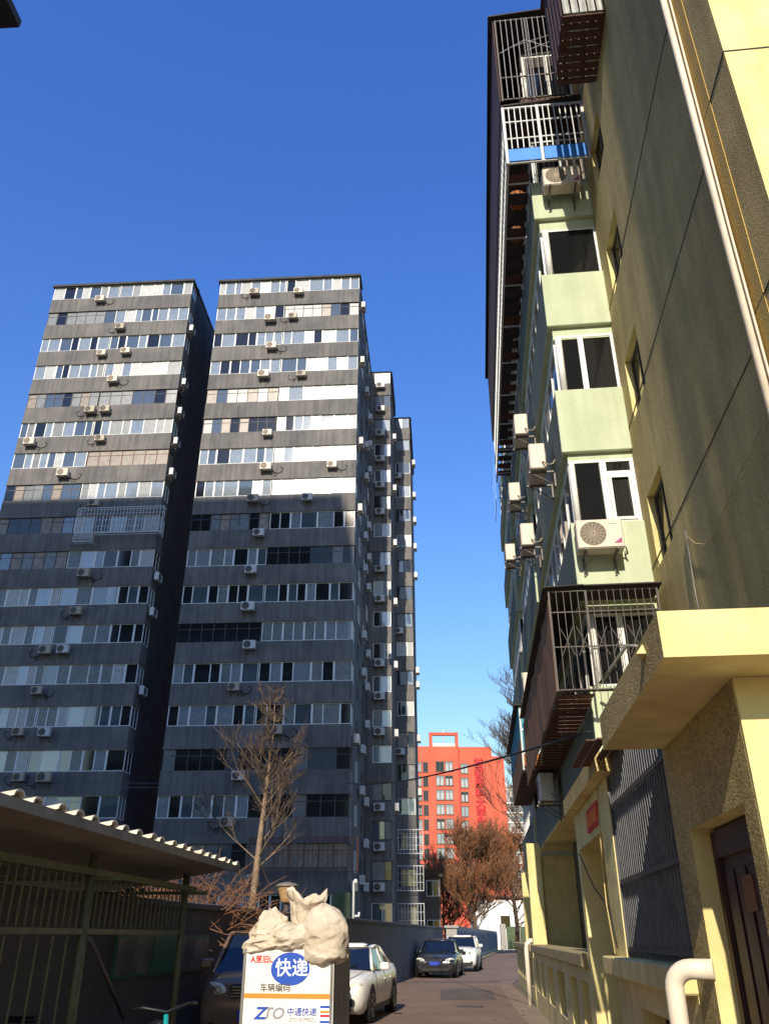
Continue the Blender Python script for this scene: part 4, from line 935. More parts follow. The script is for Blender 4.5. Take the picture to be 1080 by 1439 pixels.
tree('bare_tree', 'slender bare tree with pale trunk behind the grey boundary wall', -3.72, 25, [(0, 0, 0), (.05, 0, 1.5), (.1, 0, 3), (.2, 0, 4.6), (.28, .05, 6.0), (.36, .1, 7.2), (.33, .05, 8.1)], [.14, .115, .095, .07, .045, .022, .008], 33, M['bark_pale'], M['twig'], 12, .006, 3, (3, 5), .48, .2, {'len': lambda t: 1.9 * (1.1 - t) * (.45 + .75 * abs(sin(t * 37))) + .3})
def bush(name, label, X, Y, z0, rx, ry, h, nst, material, seed):
    rg = random.Random(seed); b = MB()
    for i in range(nst):
        x = X + rg.uniform(-rx, rx); y = Y + rg.uniform(-ry, ry); pts_ = [Vector((x, y, z0))]; d = Vector((rg.uniform(-.6, .6), rg.uniform(-.6, .6), 1))
        for k in range(6):
            d = (d + Vector((rg.uniform(-1, 1), rg.uniform(-1, 1), rg.uniform(-.9, .35))) * .55).normalized(); pts_.append(pts_[-1] + d * h / 4)
        b.tube(pts_, [.014, .012, .01, .008, .007, .006, .004], 3, cap=False)
        for k in range(2, 6):
            for _ in range(2):
                q = pts_[k] + Vector((rg.uniform(-1, 1), rg.uniform(-1, 1), rg.uniform(-.4, .8))).normalized() * rg.uniform(.15, .5); b.tube([pts_[k], q], [.006, .003], 3, cap=False)
    o = thing(name, label, 'shrub', (X, Y, z0)); part(b, 'stems', material, o); return o
bush('dry_shrub', 'tangle of dry reddish brown vine stems above the wall beside the shed', -3.75, 17.3, 1.1, .75, .5, 1.45, 190, M['twig_red'], 3)
bush('dry_shrub', 'thin brown bush behind the shed roof end', -6.8, 18.6, .6, 1.2, .8, 2.0, 60, M['twig'], 9)
lp = thing('street_lamp', 'cone shaped courtyard lamp on a pole behind the wall', 'street lamp', (-2.6, 24, 0))
n = 20
def ring(cx, cy, r, z): return [(cx + r * cos(2*pi*k/n), cy + r * sin(2*pi*k/n), z) for k in range(n)]
b = MB(); b.tube([(-2.6, 24, 0), (-2.6, 24, 2.42)], .045, 10); part(b, 'pole', M['steel'], lp)
b = MB(); b.loft([ring(-2.6, 24, r, z) for r, z in ((.13, 2.4), (.15, 2.43), (.25, 2.74), (.27, 2.78))]); part(b, 'lamp_shade', M['lampcone'], lp)
b = MB(); b.loft([ring(-2.6, 24, r, z) for r, z in ((.3, 2.782), (.31, 2.81), (.24, 2.86), (.06, 2.9))]); part(b, 'lamp_cap', M['lampcap'], lp)
cp = thing('camera_pole', 'white pole with a surveillance camera behind the wall near tower corner', 'camera pole', (-1.36, 40, 0))
b = MB(); b.tube([(-1.36, 40, 0), (-1.36, 40, 3.75), (-1.28, 39.9, 3.85)], .06, 8); part(b, 'pole', M['white_frame'], cp)
b = MB(); b.tube([(-1.28, 39.95, 3.84), (-1.28, 39.6, 3.78)], .07, 10); part(b, 'camera_head', M['white_frame'], cp)
b = MB(); b.tube([(-1.3, 39.9, 2.4), (-1.12, 39.9, 2.4), (-1.12, 39.9, 2.55)], .05, 8); part(b, 'speaker', M['white_frame'], cp)
ub = thing('utility_cabinet', 'tall green steel cabinet at the foot of the tower corner', 'cabinet', (-2.35, 48.6, 0))
b = MB(); b.bbox(-2.75, -1.85, 48.2, 49.0, 0, 3.7, .02); part(b, 'cabinet_body', M['gate'], ub)
for x in (-2.73, -2.29): bx('cabinet_door', x, x + .42, 48.17, 48.198, .2, 3.5, M['gate'], ub)

# ================================================================== CARS
def car(name, label, cat, X, Y, az, L_, W_, H_, paint, kind='sedan'):
    """front at -y; origin under the middle of the car"""
    o = bpy.data.objects.new(name, None); COL.objects.link(o); BASE[o.name] = Vector((0, 0, 0)); AZ[o.name] = 0
    o.location = (X, Y, 0); o.rotation_euler = (0, 0, -R(az)); tag(o, label, cat)
    h = W_ / 2
    if kind == 'sedan':   prof = [(-.5, .40, .62, .80), (-.485, .28, .74, .90), (-.44, .2, .83, .97), (-.33, .2, .9, .995), (-.2, .2, .96, 1), (0, .2, .99, 1), (.22, .2, 1.0, 1), (.34, .2, 1.04, .99), (.44, .25, 1.03, .95), (.49, .35, .95, .88), (.5, .45, .8, .8)]; gh = [(-.23, .9, .99), (-.08, .72, .0), (.14, .70, .0), (.36, .84, 1.02)]
    elif kind == 'suv':   prof = [(-.5, .45, .7, .8), (-.485, .32, .92, .92), (-.45, .26, 1.02, .97), (-.33, .24, 1.08, .995), (-.22, .24, 1.13, 1), (0, .24, 1.14, 1), (.3, .24, 1.16, 1), (.44, .28, 1.16, .97), (.49, .4, 1.08, .92), (.5, .5, .9, .84)]; gh = [(-.25, .92, 1.13), (-.11, .74, 0), (.36, .70, 0), (.46, .84, 1.16)]
    else:                 prof = [(-.5, .40, .72, .86), (-.49, .3, .95, .94), (-.46, .24, 1.05, .98), (-.38, .22, 1.12, 1), (-.3, .22, 1.16, 1), (0, .22, 1.18, 1), (.4, .22, 1.18, 1), (.49, .3, 1.15, .97), (.5, .4, 1.0, .92)]; gh = [(-.38, .92, 1.12), (-.24, .78, 0), (.42, .76, 0), (.48, .86, 1.17)]
    rings = []
    for (u, zb, zt, wf) in prof:
        y = u * L_; w_ = h * wf; sh_ = zb + (zt - zb) * .78
        half = [(w_ * .88, zb), (w_ * .97, zb + .12), (w_, zb + (zt - zb) * .45), (w_ * .985, sh_), (w_ * .9, zt - .025), (w_ * .7, zt), (w_ * .3, zt + .015)]
        rings.append([(x, y, z) for x, z in half] + [(-x, y, z) for x, z in reversed(half)])
    b = MB(); b.loft(rings); body = part(b, 'body', paint, o)
    # greenhouse: glass volume, then roof panel and pillars in paint
    st = []
    zr_ = H_ - .02
    for i, (u, wf, zb) in enumerate(gh):
        y = u * L_; zz = zb if zb else zr_ - .03; st.append((y, wf * h, zz))
    belt = [(-1, 0)]
    (y0, w0, z0), (y1, w1, z1), (y2, w2, z2), (y3, w3, z3) = st
    wb = h * .93; zb1 = (prof[4][2] + prof[5][2]) / 2 - .03
    def gring(y, wb_, zb_, wt_, zt_): return [(wb_, y, zb_), (wt_ + (wb_ - wt_) * .12, y, zb_ + (zt_ - zb_) * .85), (wt_ - .06, y, zt_), (-wt_ + .06, y, zt_), (-wt_ - (wb_ - wt_) * .12, y, zb_ + (zt_ - zb_) * .85), (-wb_, y, zb_)]
    gl = MB(); gl.loft([gring(y0, w0, z0 - .04, w0 - .02, z0 - .02), gring(y1, wb, zb1, w1, z1), gring((y1 + y2) / 2, wb, zb1, w1 * 1.01, z1 + .035), gring(y2, wb, zb1, w2, z2), gring(y3, w3, z3 - .06, w3 - .03, z3 - .02)], smooth=False)
    part(gl, 'windows', M['carglass'], o)
    rf = MB(); e = .012
    rf.loft([[(w1 - .02, y1 - .05, z1 - .02), (w1 * .5, y1 - .07, z1 + e), (-w1 * .5, y1 - .07, z1 + e), (-w1 + .02, y1 - .05, z1 - .02)], [(w1 * 1.0, (y1 + y2) / 2, z1 + .0), (w1 * .6, (y1 + y2) / 2, z1 + .06), (-w1 * .6, (y1 + y2) / 2, z1 + .06), (-w1 * 1.0, (y1 + y2) / 2, z1 + .0)], [(w2 - .0, y2 + .05, z2 - .02), (w2 * .5, y2 + .06, z2 + e), (-w2 * .5, y2 + .06, z2 + e), (-w2 + .0, y2 + .05, z2 - .02)]], closed=True)
    part(rf, 'roof', paint, o)
    for s in (-1, 1):
        p = MB(); p.tube([(s * (w0 - .0), y0 + .02, z0 - .03), (s * (w1 + .01), y1 - .03, z1 - .03)], .035, 6); p.tube([(s * (w1 + .0), y1 - .03, z1 - .03), (s * (w1 + .015), (y1 + y2) / 2, z1), (s * (w2 + .01), y2 + .03, z2 - .03)], .035, 6); p.tube([(s * (w2 + .005), y2 + .03, z2 - .03), (s * w3, y3 - .03, z3 - .04)], .04, 6)
        p.tube([(s * (w1 + .015), (y1 + y2) / 2, z1 - .02), (s * wb * .99, (y1 + y2) / 2 + .05, zb1 + .02)], .035, 6); part(p, 'pillar', paint, o)
        m_ = MB(); m_.bbox(s * (h + .13) - .1, s * (h + .13) + .1, y0 + .33, y0 + .45, zb1 + .0, zb1 + .15, .03); part(m_, 'mirror', paint, o)
        zl = prof[2][2] - .14
        hl = MB(); hx_ = s * h * .7; hy_ = -.5 * L_ + .055
        hl.loft([[(hx_ + r_ * .2 * cos(2*pi*k/16), hy_ + yy + .16 * max(0, s * r_ * cos(2*pi*k/16)) + .02, zl + r_ * .085 * sin(2*pi*k/16) + .03 * s * r_ * cos(2*pi*k/16)) for k in range(16)] for r_, yy in ((1.0, .12), (1.0, -.02), (.85, -.05), (.4, -.06))]); ho = part(hl, 'headlight', M['lamp'], o)
        hb = MB(); hb.loft([[(hx_ + q * .09 + r_ * .05 * cos(2*pi*k/12), hy_ - .07 + .012 * (q > 0), zl + .03 * s * q * .4 + r_ * .05 * sin(2*pi*k/12)) for k in range(12)] for q in (-s * .6,) for r_ in (1.0, .6)], cap=False); part(hb, 'lamp_ring', M['chrome'], ho)
        fl = MB(); fl.tube([(s * h * .72, -.5 * L_ + .06, .42), (s * h * .72, -.5 * L_ - .005, .42)], .07, 12); part(fl, 'fog_light', M['black'], o)
        for u in (-.31, .295):
            y = u * L_; r_ = .33 if kind != 'suv' else .36; xo = s * (h - .1)
            w_ = MB(); n = 24
            w_.loft([[(xo + dx, y + rr * cos(2*pi*k/n), r_ + rr * sin(2*pi*k/n)) for k in range(n)] for dx, rr in ((s * .115, r_ * .64), (s * .12, r_ * .8), (s * .105, r_ * .97), (s * .06, r_), (-s * .1, r_))], cap=True); wo = part(w_, 'wheel', M['rubber'], o)
            ri = MB(); ri.loft([[(xo + dx, y + rr * cos(2*pi*k/n), r_ + rr * sin(2*pi*k/n)) for k in range(n)] for dx, rr in ((s * .117, r_ * .66), (s * .119, r_ * .6), (s * .085, r_ * .56))], cap=False)
            for k in range(5):
                a = 2*pi*k/5; ri.add([(xo + s * .118, y + q * cos(a + t), r_ + q * sin(a + t)) for q, t in ((.05, -.5), (r_ * .62, -.13), (r_ * .62, .13), (.05, .5))], [(0, 1, 2, 3)])
            part(ri, 'rim', M['rim'], wo)
            wl_ = MB(); wl_.loft([[(xo + s * dx, y + (r_ + .05) * cos(a), r_ + .01 + (r_ + .05) * sin(a)) for a in [pi * k / 12 for k in range(13)]] for dx in (.105, .108)] , closed=False, smooth=False); wl_.add([(xo + s * .1035, y + (r_ + .06) * cos(pi * k / 12), r_ + .0 + (r_ + .06) * sin(pi * k / 12)) for k in range(13)], [tuple(range(13))]); part(wl_, 'wheel_arch', M['black'], o)
        for (ya, yb) in ((-.12, .06), (.07, .24)):
            dh = MB(); dh.bbox(s * (h + .006) - .012, s * (h + .006) + .012, yb * L_ - .28, yb * L_ - .1, zb1 - .2, zb1 - .17, .004); part(dh, 'door_handle', paint, o)
    for s in (-1, 1):
        for u in (-.2, .03, .24):
            sm_ = MB(); zt2 = zb1 + .02; sm_.tube([(s * h * .972, u * L_, .34), (s * h * 1.0, u * L_ + .01, .62), (s * h * .986, u * L_ + .03, zt2 - .16), (s * h * .93, u * L_ + .04, zt2 - .03)], .007, 4); part(sm_, 'door_seam', M['black'], o)
        sk = MB(); sk.box(s * h * .94 - .02, s * h * .94 + .02, -.2 * L_, .2 * L_, .2, .3); part(sk, 'sill', M['black'], o)
        sm_ = MB(); sm_.tube([(s * h * .62, -.47 * L_, prof[2][2] - .01), (s * h * .74, -.36 * L_, prof[3][2] + .0), (s * h * .78, y0 / 1.0 - .02, z0 - .0)], .006, 4); part(sm_, 'hood_seam', M['black'], o)
        wp = MB(); wp.tube([(s * .1 + .02, y0 + .03, z0 + .01), (s * .1 + .42, y0 + .09, z0 + .06)], .012, 4); part(wp, 'wiper', M['black'], o)
    gzt = prof[2][2] - .06
    g_ = MB(); g_.bbox(-h * .42, h * .42, -.5 * L_ - .015, -.5 * L_ + .12, gzt - .2, gzt - .02, .02); part(g_, 'grille', M['black'], o)
    for k in range(4): bx('grille_slat', -h * .4, h * .4, -.5 * L_ - .024, -.5 * L_ - .014, gzt - .18 + .04 * k, gzt - .168 + .04 * k, M['chrome'], o)
    g_ = MB(); g_.bbox(-h * .7, h * .7, -.5 * L_ + .0, -.5 * L_ + .1, .26, .44, .02); part(g_, 'lower_intake', M['black'], o)
    g_ = MB(); g_.bbox(-.22, .22, -.5 * L_ - .035, -.5 * L_ - .02, .5, .64, .004); part(g_, 'license_plate', M['plate'], o)
    g_ = MB(); g_.tube([(0, -.5 * L_ - .02, gzt - .1), (0, -.5 * L_ - .036, gzt - .1)], .05, 14); part(g_, 'emblem', M['chrome'], o)
    return o
car('parked_car', 'white sedan parked behind the cargo box with its side towards the lane', 'car', -.92, 21.6, 9.5, 4.9, 1.86, 1.46, M['car_white'])
car('parked_car', 'dark grey sedan parked against the grey wall', 'car', 2.55, 42.6, 9.5, 4.6, 1.8, 1.5, M['car_dark'])
car('parked_car', 'white and black sport utility car parked behind the dark sedan', 'car', 4.15, 49.6, 10, 4.4, 1.84, 1.66, M['car_white'], 'suv')
car('parked_van', 'brown minivan half hidden behind the sacks and cargo box', 'van', -1.78, 16.2, 4, 4.4, 1.7, 1.72, M['car_brown'], 'van')

# ================================================================== CARGO TRICYCLE WITH SACKS
CA = 5.3
def cargo():
    aL, F0 = to_frame(-1.69, 11.22, CA); aR = aL + 1.1; F1 = F0 + 1.45; zt = 1.47
    o = thing('cargo_tricycle', 'white fronted express cargo box on wheels, sacks heaped on top', 'cargo tricycle', ((aL + aR) / 2, F0 + .8, 0), CA)
    b = MB(); b.bbox(aL, aR, F0, F1, .42, zt, .015); part(b, 'cargo_box', M['galv'], o)
    b = MB(); b.box(aL + .01, aR - .005, F0 - .012, F0 - .001, .44, zt - .01); pn = part(b, 'front_panel', M['panelwhite'], o)
    for s in (aL + .001, aR - .041): bx('panel_edge', s - .004, s + .03, F0 - .02, F0 - .0125, .44, zt, M['galv'], o)
    b = MB(); b.box(aL + .1, aR - .1, F0 + .05, F1 + 1.3, .32, .41); part(b, 'chassis', M['black'], o)
    for s in (aL + .02, aR - .14):
        w_ = MB(); n = 20; r_ = .24; y = F0 + .5
        w_.loft([[(s + dx, y + rr * cos(2*pi*k/n), r_ + rr * sin(2*pi*k/n)) for k in range(n)] for dx, rr in ((0, r_ * .7), (.02, r_), (.1, r_), (.12, r_ * .7))]); part(w_, 'wheel', M['rubber'], o)
    w_ = MB(); n = 20; r_ = .24; y = F1 + 1.2; am = (aL + aR) / 2
    w_.loft([[(am + dx, y + rr * cos(2*pi*k/n), r_ + rr * sin(2*pi*k/n)) for k in range(n)] for dx, rr in ((-.05, r_ * .7), (-.03, r_), (.03, r_), (.05, r_ * .7))]); part(w_, 'wheel', M['rubber'], o)
    # print on the front panel (positions read off the panel)
    def P(px, py): return on_face(px, py, CA, F0)
    def letter(name, txt, px, py, size, m_, shear=0, sx=1, dy=0.0, bold=.012):
        a, z = P(px, py); me = text_mesh(txt, size, m_, .001, bold)
        for v in me.vertices:
            x, yv = v.co.x * sx + v.co.y * shear, v.co.y; v.co = (x, 0, yv) if False else (x, -v.co.z, yv)
        return shared(me, name, (a, F0 - .0155 - dy, z), pn)
    a0, z0 = P(341, 1399); a1, z1 = P(470, 1405)
    b = MB(); b.add([(aL + .03, F0 - .0135, z0 - .03), (aR - .04, F0 - .0135, z0 - .035), (aR - .04, F0 - .0135, z0 + .018), (aL + .03, F0 - .0135, z0 + .022)], [(0, 1, 2, 3)]); part(b, 'orange_stripe', M['orange'], pn)
    a, z = P(408, 1362); b = MB(); n = 36
    b.add([(a + .235 * cos(2*pi*k/n), F0 - .0137, z + .175 * sin(2*pi*k/n)) for k in range(n)], [tuple(range(n))]); part(b, 'oval_emblem', M['zblue'], pn)
    letter('lettering', '快递', 410, 1362, .2, M['white'], dy=.001)
    letter('lettering', '车辆编码:', 388, 1389, .092, M['ink'])
    letter('lettering', 'Z', 366.5, 1425, .17, M['zblue'], .25, 1.2, bold=.03)
    letter('lettering', 'TO', 385, 1425, .16, M['zgrey'], .25, 1.1, bold=.025)
    letter('lettering', '中通快递', 424, 1423, .088, M['zblue'], .1)
    letter('lettering', 'ZTO EXPRESS', 424, 1433.5, .048, M['zgrey'], .25)
    letter('lettering', 'A至旧L', 368, 1349, .085, M['inkred'], bold=.03)
    a, z = P(458, 1427); bx('paper_sticker', a - .08, a + .08, F0 - .0148, F0 - .013, z - .14, z + .14, M['white'], pn)
    for dz, m_ in ((.07, 'zblue'), (.02, 'orange'), (-.02, 'inkred'), (-.08, 'zblue')): bx('sticker_print', a - .07, a + .065, F0 - .0165, F0 - .0152, z + dz, z + dz + .025, M[m_], pn)
    return aL, aR, F0, F1, zt
aL, aR, CF0, CF1, CZT = cargo()
def sack(name, label, c, rx, ry, rz, seed, fold=.12, shape=None, tilt=(0, 0, 0), nu=22, nv=14):
    """woven sack: coarse control hull, subdivided with random sharp creases so that flat cloth panels meet in folds"""
    from mathutils import Euler
    E_ = Euler([R(t) for t in tilt]).to_matrix(); rg = random.Random(seed * 11); rows = []
    for j in range(nv + 1):
        v = j / nv; row = []; tw = rg.uniform(-.12, .12)
        for i in range(nu):
            u = 2 * pi * (i + (.5 if j % 2 else 0)) / nu + tw + rg.uniform(-.1, .1); rad, zz = shape(v, u)
            k = 1 + rg.uniform(-1, 1) * fold * (1 if i % 2 else -.6)
            row.append(tuple(Vector(c) + E_ @ Vector((rx * rad * k * cos(u), ry * rad * k * sin(u), rz * (zz + rg.uniform(-.03, .03))))))
        rows.append(row)
    b = MB()
    vs_ = [p for r_ in rows for p in r_]; fs = []
    for j in range(nv):
        for i in range(nu):
            a0, a1, b0, b1 = j * nu + i, j * nu + (i + 1) % nu, (j + 1) * nu + i, (j + 1) * nu + (i + 1) % nu
            if j % 2: fs += [(a0, a1, b1), (a0, b1, b0)]
            else: fs += [(a0, a1, b0), (a1, b1, b0)]
    fs += [tuple(range(nu))[::-1], tuple(nv * nu + i for i in range(nu))]
    b.add(vs_, fs, 0, True)
    o = single(b, name, M['sack'], label, 'sack', CA)
    at = o.data.attributes.new('crease_edge', 'FLOAT', 'EDGE')
    for e in at.data: e.value = rg.choice((0, 0, .3, .7, .95))
    md = o.modifiers.new('cloth', 'SUBSURF'); md.levels = 2; md.render_levels = 2
    return o
def ball(v, u): return (max(.02, sin(pi * (.02 + .96 * v)) ** .6), .5 - .5 * cos(pi * v))
def slump(v, u):                    # wide at the foot, pinched and pointed at the tied top
    r = .95 - .75 * v ** 1.5 if v > .12 else .95 * (v / .12) ** .5
    return (max(.02, r * (1 + .16 * sin(2 * u + 1))), v - .06 * sin(3 * u) * v)
def mouth(v, u):                    # open-mouthed: flares up to a ragged rim, then turns inside
    rim = .1 * sin(2 * u + .6) + .05 * sin(5 * u)
    if v < .78: t = v / .78; return (max(.05, min(1, t * 7) * (.72 - .22 * sin(pi * t) + .45 * t ** 3)), t * (1 + rim * t))
    t = (v - .78) / .22; return (.93 - .4 * t, (1 + rim) - .62 * t)
def dome(v, u):
    r = (min(1, v * 9) ** .5) * (1 if v < .5 else max(.03, cos((v - .5) * pi) ** .55))
    return (max(.02, r * (1 - .1 * (1 - v))), v)
zt = CZT
sack('sack', 'crumpled cream woven sack slumped over the print side of the cargo box', (aL + .34, CF0 + .16, zt - .04), .35, .27, .47, 1, .22, slump, (0, -12, 10))
sack('sack', 'tall open-mouthed white woven sack standing upright on the cargo box', (aL + .60, CF0 + .34, zt + .02), .27, .22, .62, 2, .13, mouth, (4, 8, 0))
sack('sack', 'large smooth pale sack hanging over the cargo box corner', (aL + .97, CF0 + .12, zt - .2), .31, .28, .70, 3, .085, dome, (0, -3, 0))
sack('sack', 'flattened pale sack lying under the upright sack on the cargo box', (aL + .58, CF0 + .1, zt - .03), .27, .22, .3, 4, .18, ball, (0, -12, 0))

# ================================================================== FAR END OF THE LANE
pf = thing('wall_pillar', 'pale square gate pillar at the end of the grey wall', 'pillar', (4.0, 55.4, 0))
b = MB(); b.bbox(3.7, 4.35, 55.1, 55.7, 0, 2.05, .02); part(b, 'pillar_body', M['far_grey'], pf)
b = MB(); b.bbox(3.6, 4.45, 55.0, 55.8, 2.052, 2.2, .02); part(b, 'pillar_cap', M['far_grey'], pf)
FA = 9.2; fa, fF = to_frame(4.4, 57, FA)
mw = thing('painted_wall', 'low wall with blue painted panels beyond the white sport utility car', 'wall', (fa, fF + 33, 0), FA)
b = MB(); b.box(fa - .25, fa, fF, fF + 66, 0, 2.2); part(b, 'wall_body', M['far_grey'], mw)
for k in range(22): bx('painted_panel', fa + .001, fa + .03, fF + .2 + 3 * k, fF + 2.9 + 3 * k, .3, 1.95, M['bluewall'], mw)
b = MB(); b.bbox(fa + .5, fa + .7, fF - 8, fF + 70, 0, .14, .02); single(b, 'kerb', M['concrete'], 'pale kerb along the blue painted wall', 'kerb', FA, kind='structure')
gx, gy = 18.0, 122
gt = thing('lane_gate', 'dark green double gate closing the far end of the lane', 'gate', (gx, gy, 0))
for s in (0, 1):
    b = MB(); b.bbox(gx - 1.8 + 1.82 * s, gx - .02 + 1.82 * s, gy, gy + .08, .1, 2.8, .02); part(b, 'gate_leaf', M['gate'], gt)
for x in (gx - 2.6, gx + 1.9): b = MB(); b.bbox(x, x + .7, gy - .2, gy + .5, 0, 3.1, .03); part(b, 'gate_pillar', M['far_grey'], gt)
hx, hy = 15.8, 128
wh = thing('white_house', 'small white gabled house behind the lane gate', 'house', (hx, hy + 3, 0))
b = MB(); b.box(hx - 3.2, hx + 5.4, hy, hy + 6, 0, 6.2); part(b, 'wall', M['whiteboard'], wh)
b = MB(); b.prism([(hx - 3.5, 6.75), (hx + 5.8, 6.21), (hx + 5.8, 6.4), (hx - 3.5, 7.0)], 'y', hy - .3, hy + 6.3); part(b, 'roof', M['slabdark'], wh)
bx('window', hx + .5, hx + 1.8, hy - .04, hy - .001, 2.6, 4.2, M['glass_dark'], wh)
bh = thing('brown_house', 'low brown house with barred window beside the farthest wing', 'house', (3.9, 86, 0))
b = MB(); b.box(2.0, 5.35, 86, 90, 0, 6.7); part(b, 'wall', M['brownhouse'], bh)
b = MB(); b.box(1.8, 5.6, 85.7, 90.2, 6.702, 6.95); part(b, 'roof', M['dark_roof'], bh)
for (z0, z1) in ((5.0, 6.4), (1.5, 3.0)):
    b = MB()
    for k in range(3): b.box(4.0 + .58 * k, 4.06 + .58 * k, 85.93, 85.99, z0, z1)
    b.box(4.061, 5.16, 85.94, 85.985, z0, z0 + .06); b.box(4.061, 5.16, 85.94, 85.985, z1 - .06, z1); fo = part(b, 'window_frame', M['white_frame'], bh)
    bx('pane', 4.03, 5.2, 85.97, 85.985, z0 + .03, z1 - .03, M['glass_dark'], fo)

# red institute building
RY = 200
def rx(px, py): x, fw, u = ray(px, py); t = RY / fw; return x * t, HC + u * t
red = thing('red_building', 'bright red multi-storey building with vertical sign lettering', 'building', (16, RY + 10, 0))
x0 = rx(560, 1100)[0]; x1, zt_ = rx(708, 1065); xs_, zroof = rx(690, 1049)
xa, _ = rx(646, 1100)
def rz(py): return rx(620, py)[1]
b = MB(); b.box(x0, xa, RY, RY + 18, 0, rz(1049)); part(b, 'wall', M['red'], red)
b = MB(); b.box(xa + .001, xs_, RY + .45, RY + 18, 0, rz(1049) - .05); part(b, 'wall', M['red'], red)
b = MB(); b.box(xs_ + .001, x1, RY + .9, RY + 16, 0, rz(1062)); part(b, 'corner_block', M['red'], red)
b = MB(); b.box(xs_ + .2, xs_ + .5, RY + .8, RY + .898, 0, rz(1066)); part(b, 'corner_pier', M['red'], red)
# portal frame on the roof
fx0, fx1 = rx(603, 1050)[0], rx(644, 1050)[0]; zA, zB = rz(1049), rz(1029)
b = MB(); b.box(fx0, fx0 + .75, RY + .2, RY + 1.2, zA + .001, zB); b.box(fx1 - .75, fx1, RY + .2, RY + 1.2, zA + .001, zB); b.box(fx0 + .751, fx1 - .751, RY + .25, RY + 1.15, zB - .7, zB - .01); part(b, 'roof_frame', M['red'], red)
b = MB(); b.box(fx0 + .8, fx1 - .8, RY + .3, RY + 1.0, zA + .01, zA + .7); part(b, 'roof_parapet', M['whiteboard'], red)
b = MB(); b.tube([((fx0 + fx1) / 2, RY + .7, zA + .7), ((fx0 + fx1) / 2, RY + .7, zB + .7)], .1, 6); part(b, 'antenna', M['white_frame'], red)
for i, py in enumerate((1077.5, 1097.5, 1117.5, 1138, 1158.5, 1179, 1200, 1221, 1242)):
    for j, (pa, pb, dy) in enumerate(((612, 623.5, 0), (625, 636, 0), (647, 657.5, 2.5), (586, 592, 1), (594, 601, 1))):
        xw0 = rx(pa + i * .35, py)[0]; xw1 = rx(pb + i * .35, py)[0]; zc_ = rz(py + dy); Yf = RY + (.45 if j == 2 else 0)
        hh = 1.05
        r_ = MB(); r_.box(xw0 - .08, xw1 + .08, Yf - .12, Yf - .002, zc_ + hh, zc_ + hh + .14); r_.box(xw0 - .08, xw1 + .08, Yf - .16, Yf - .002, zc_ - hh - .14, zc_ - hh); m0 = (xw0 + xw1) / 2
        for xx in (xw0, m0 - .05, xw1 - .1): r_.box(xx, xx + .1, Yf - .08, Yf - .004, zc_ - hh + .001, zc_ + hh - .001)
        wf_ = part(r_, 'window_frame', M['steel'], red)
        for (p, q) in ((xw0 + .05, m0 - .02), (m0 + .02, xw1 - .05)):
            bx('pane', p, q, Yf - .05, Yf - .03, zc_ - hh + .02, zc_ + hh - .02, M['glass2' if (i * 3 + j) % 4 else 'glass_dark'] if j != 4 else M['glass_dark'], wf_)
            if j in (0, 1, 2, 3) and (i + j) % 5: bx('curtain', p + .12, q - .12, Yf - .056, Yf - .0502, zc_ - hh + .05, zc_ + hh * .45, M['curtain'], wf_)
for k, ch in enumerate('首都医科大学附'):
    px, py = 672.5 + k * .75, 1073 + k * 14
    X, z = rx(px, py); me = text_mesh(ch, 2.35, M['red_dark'], .12, .03)
    for v in me.vertices: v.co = (v.co.x, -v.co.z, v.co.y)
    shared(me, 'sign_character', (X, RY + .3, z), red)
for xx in (xa - .15,): b = MB(); b.box(xx - .08, xx + .08, RY - .1, RY - .004, 0, rz(1051)); part(b, 'rain_pipe', M['red_dark'], red)
# grey slab blocks farther off
fb = thing('far_apartment', 'pale grey apartment slab far beyond the red building', 'building', (40, 270, 0))
def fx(px, py, Y): x, fw, u = ray(px, py); t = Y / fw; return x * t, HC + u * t
X0, z1 = fx(700, 1107, 270); X1, _ = fx(775, 1107, 270)
b = MB(); b.box(X0, X1, 270, 284, 0, z1); part(b, 'wall', M['far_grey'], fb)
b = MB(); b.box(X0 - .3, X1 + .3, 269.7, 284.3, z1 + .01, z1 + .6); part(b, 'roof', M['far_grey'], fb)
for k in range(16):
    z = z1 - 4.4 - 2.9 * k
    if z < 2: break
    for j in range(7):
        x = X0 + .8 + j * 2.6
        w_ = MB(); w_.box(x, x + 1.6, 269.9, 269.99, z, z + 1.5); part(w_, 'window', M['glass'] if (k + j) % 3 else M['curtain_grey'], fb)
    bx('balcony_slab', X0 + .2, X1 - .2, 269.6, 269.98, z - .5, z - .1, M['whiteboard'], fb)

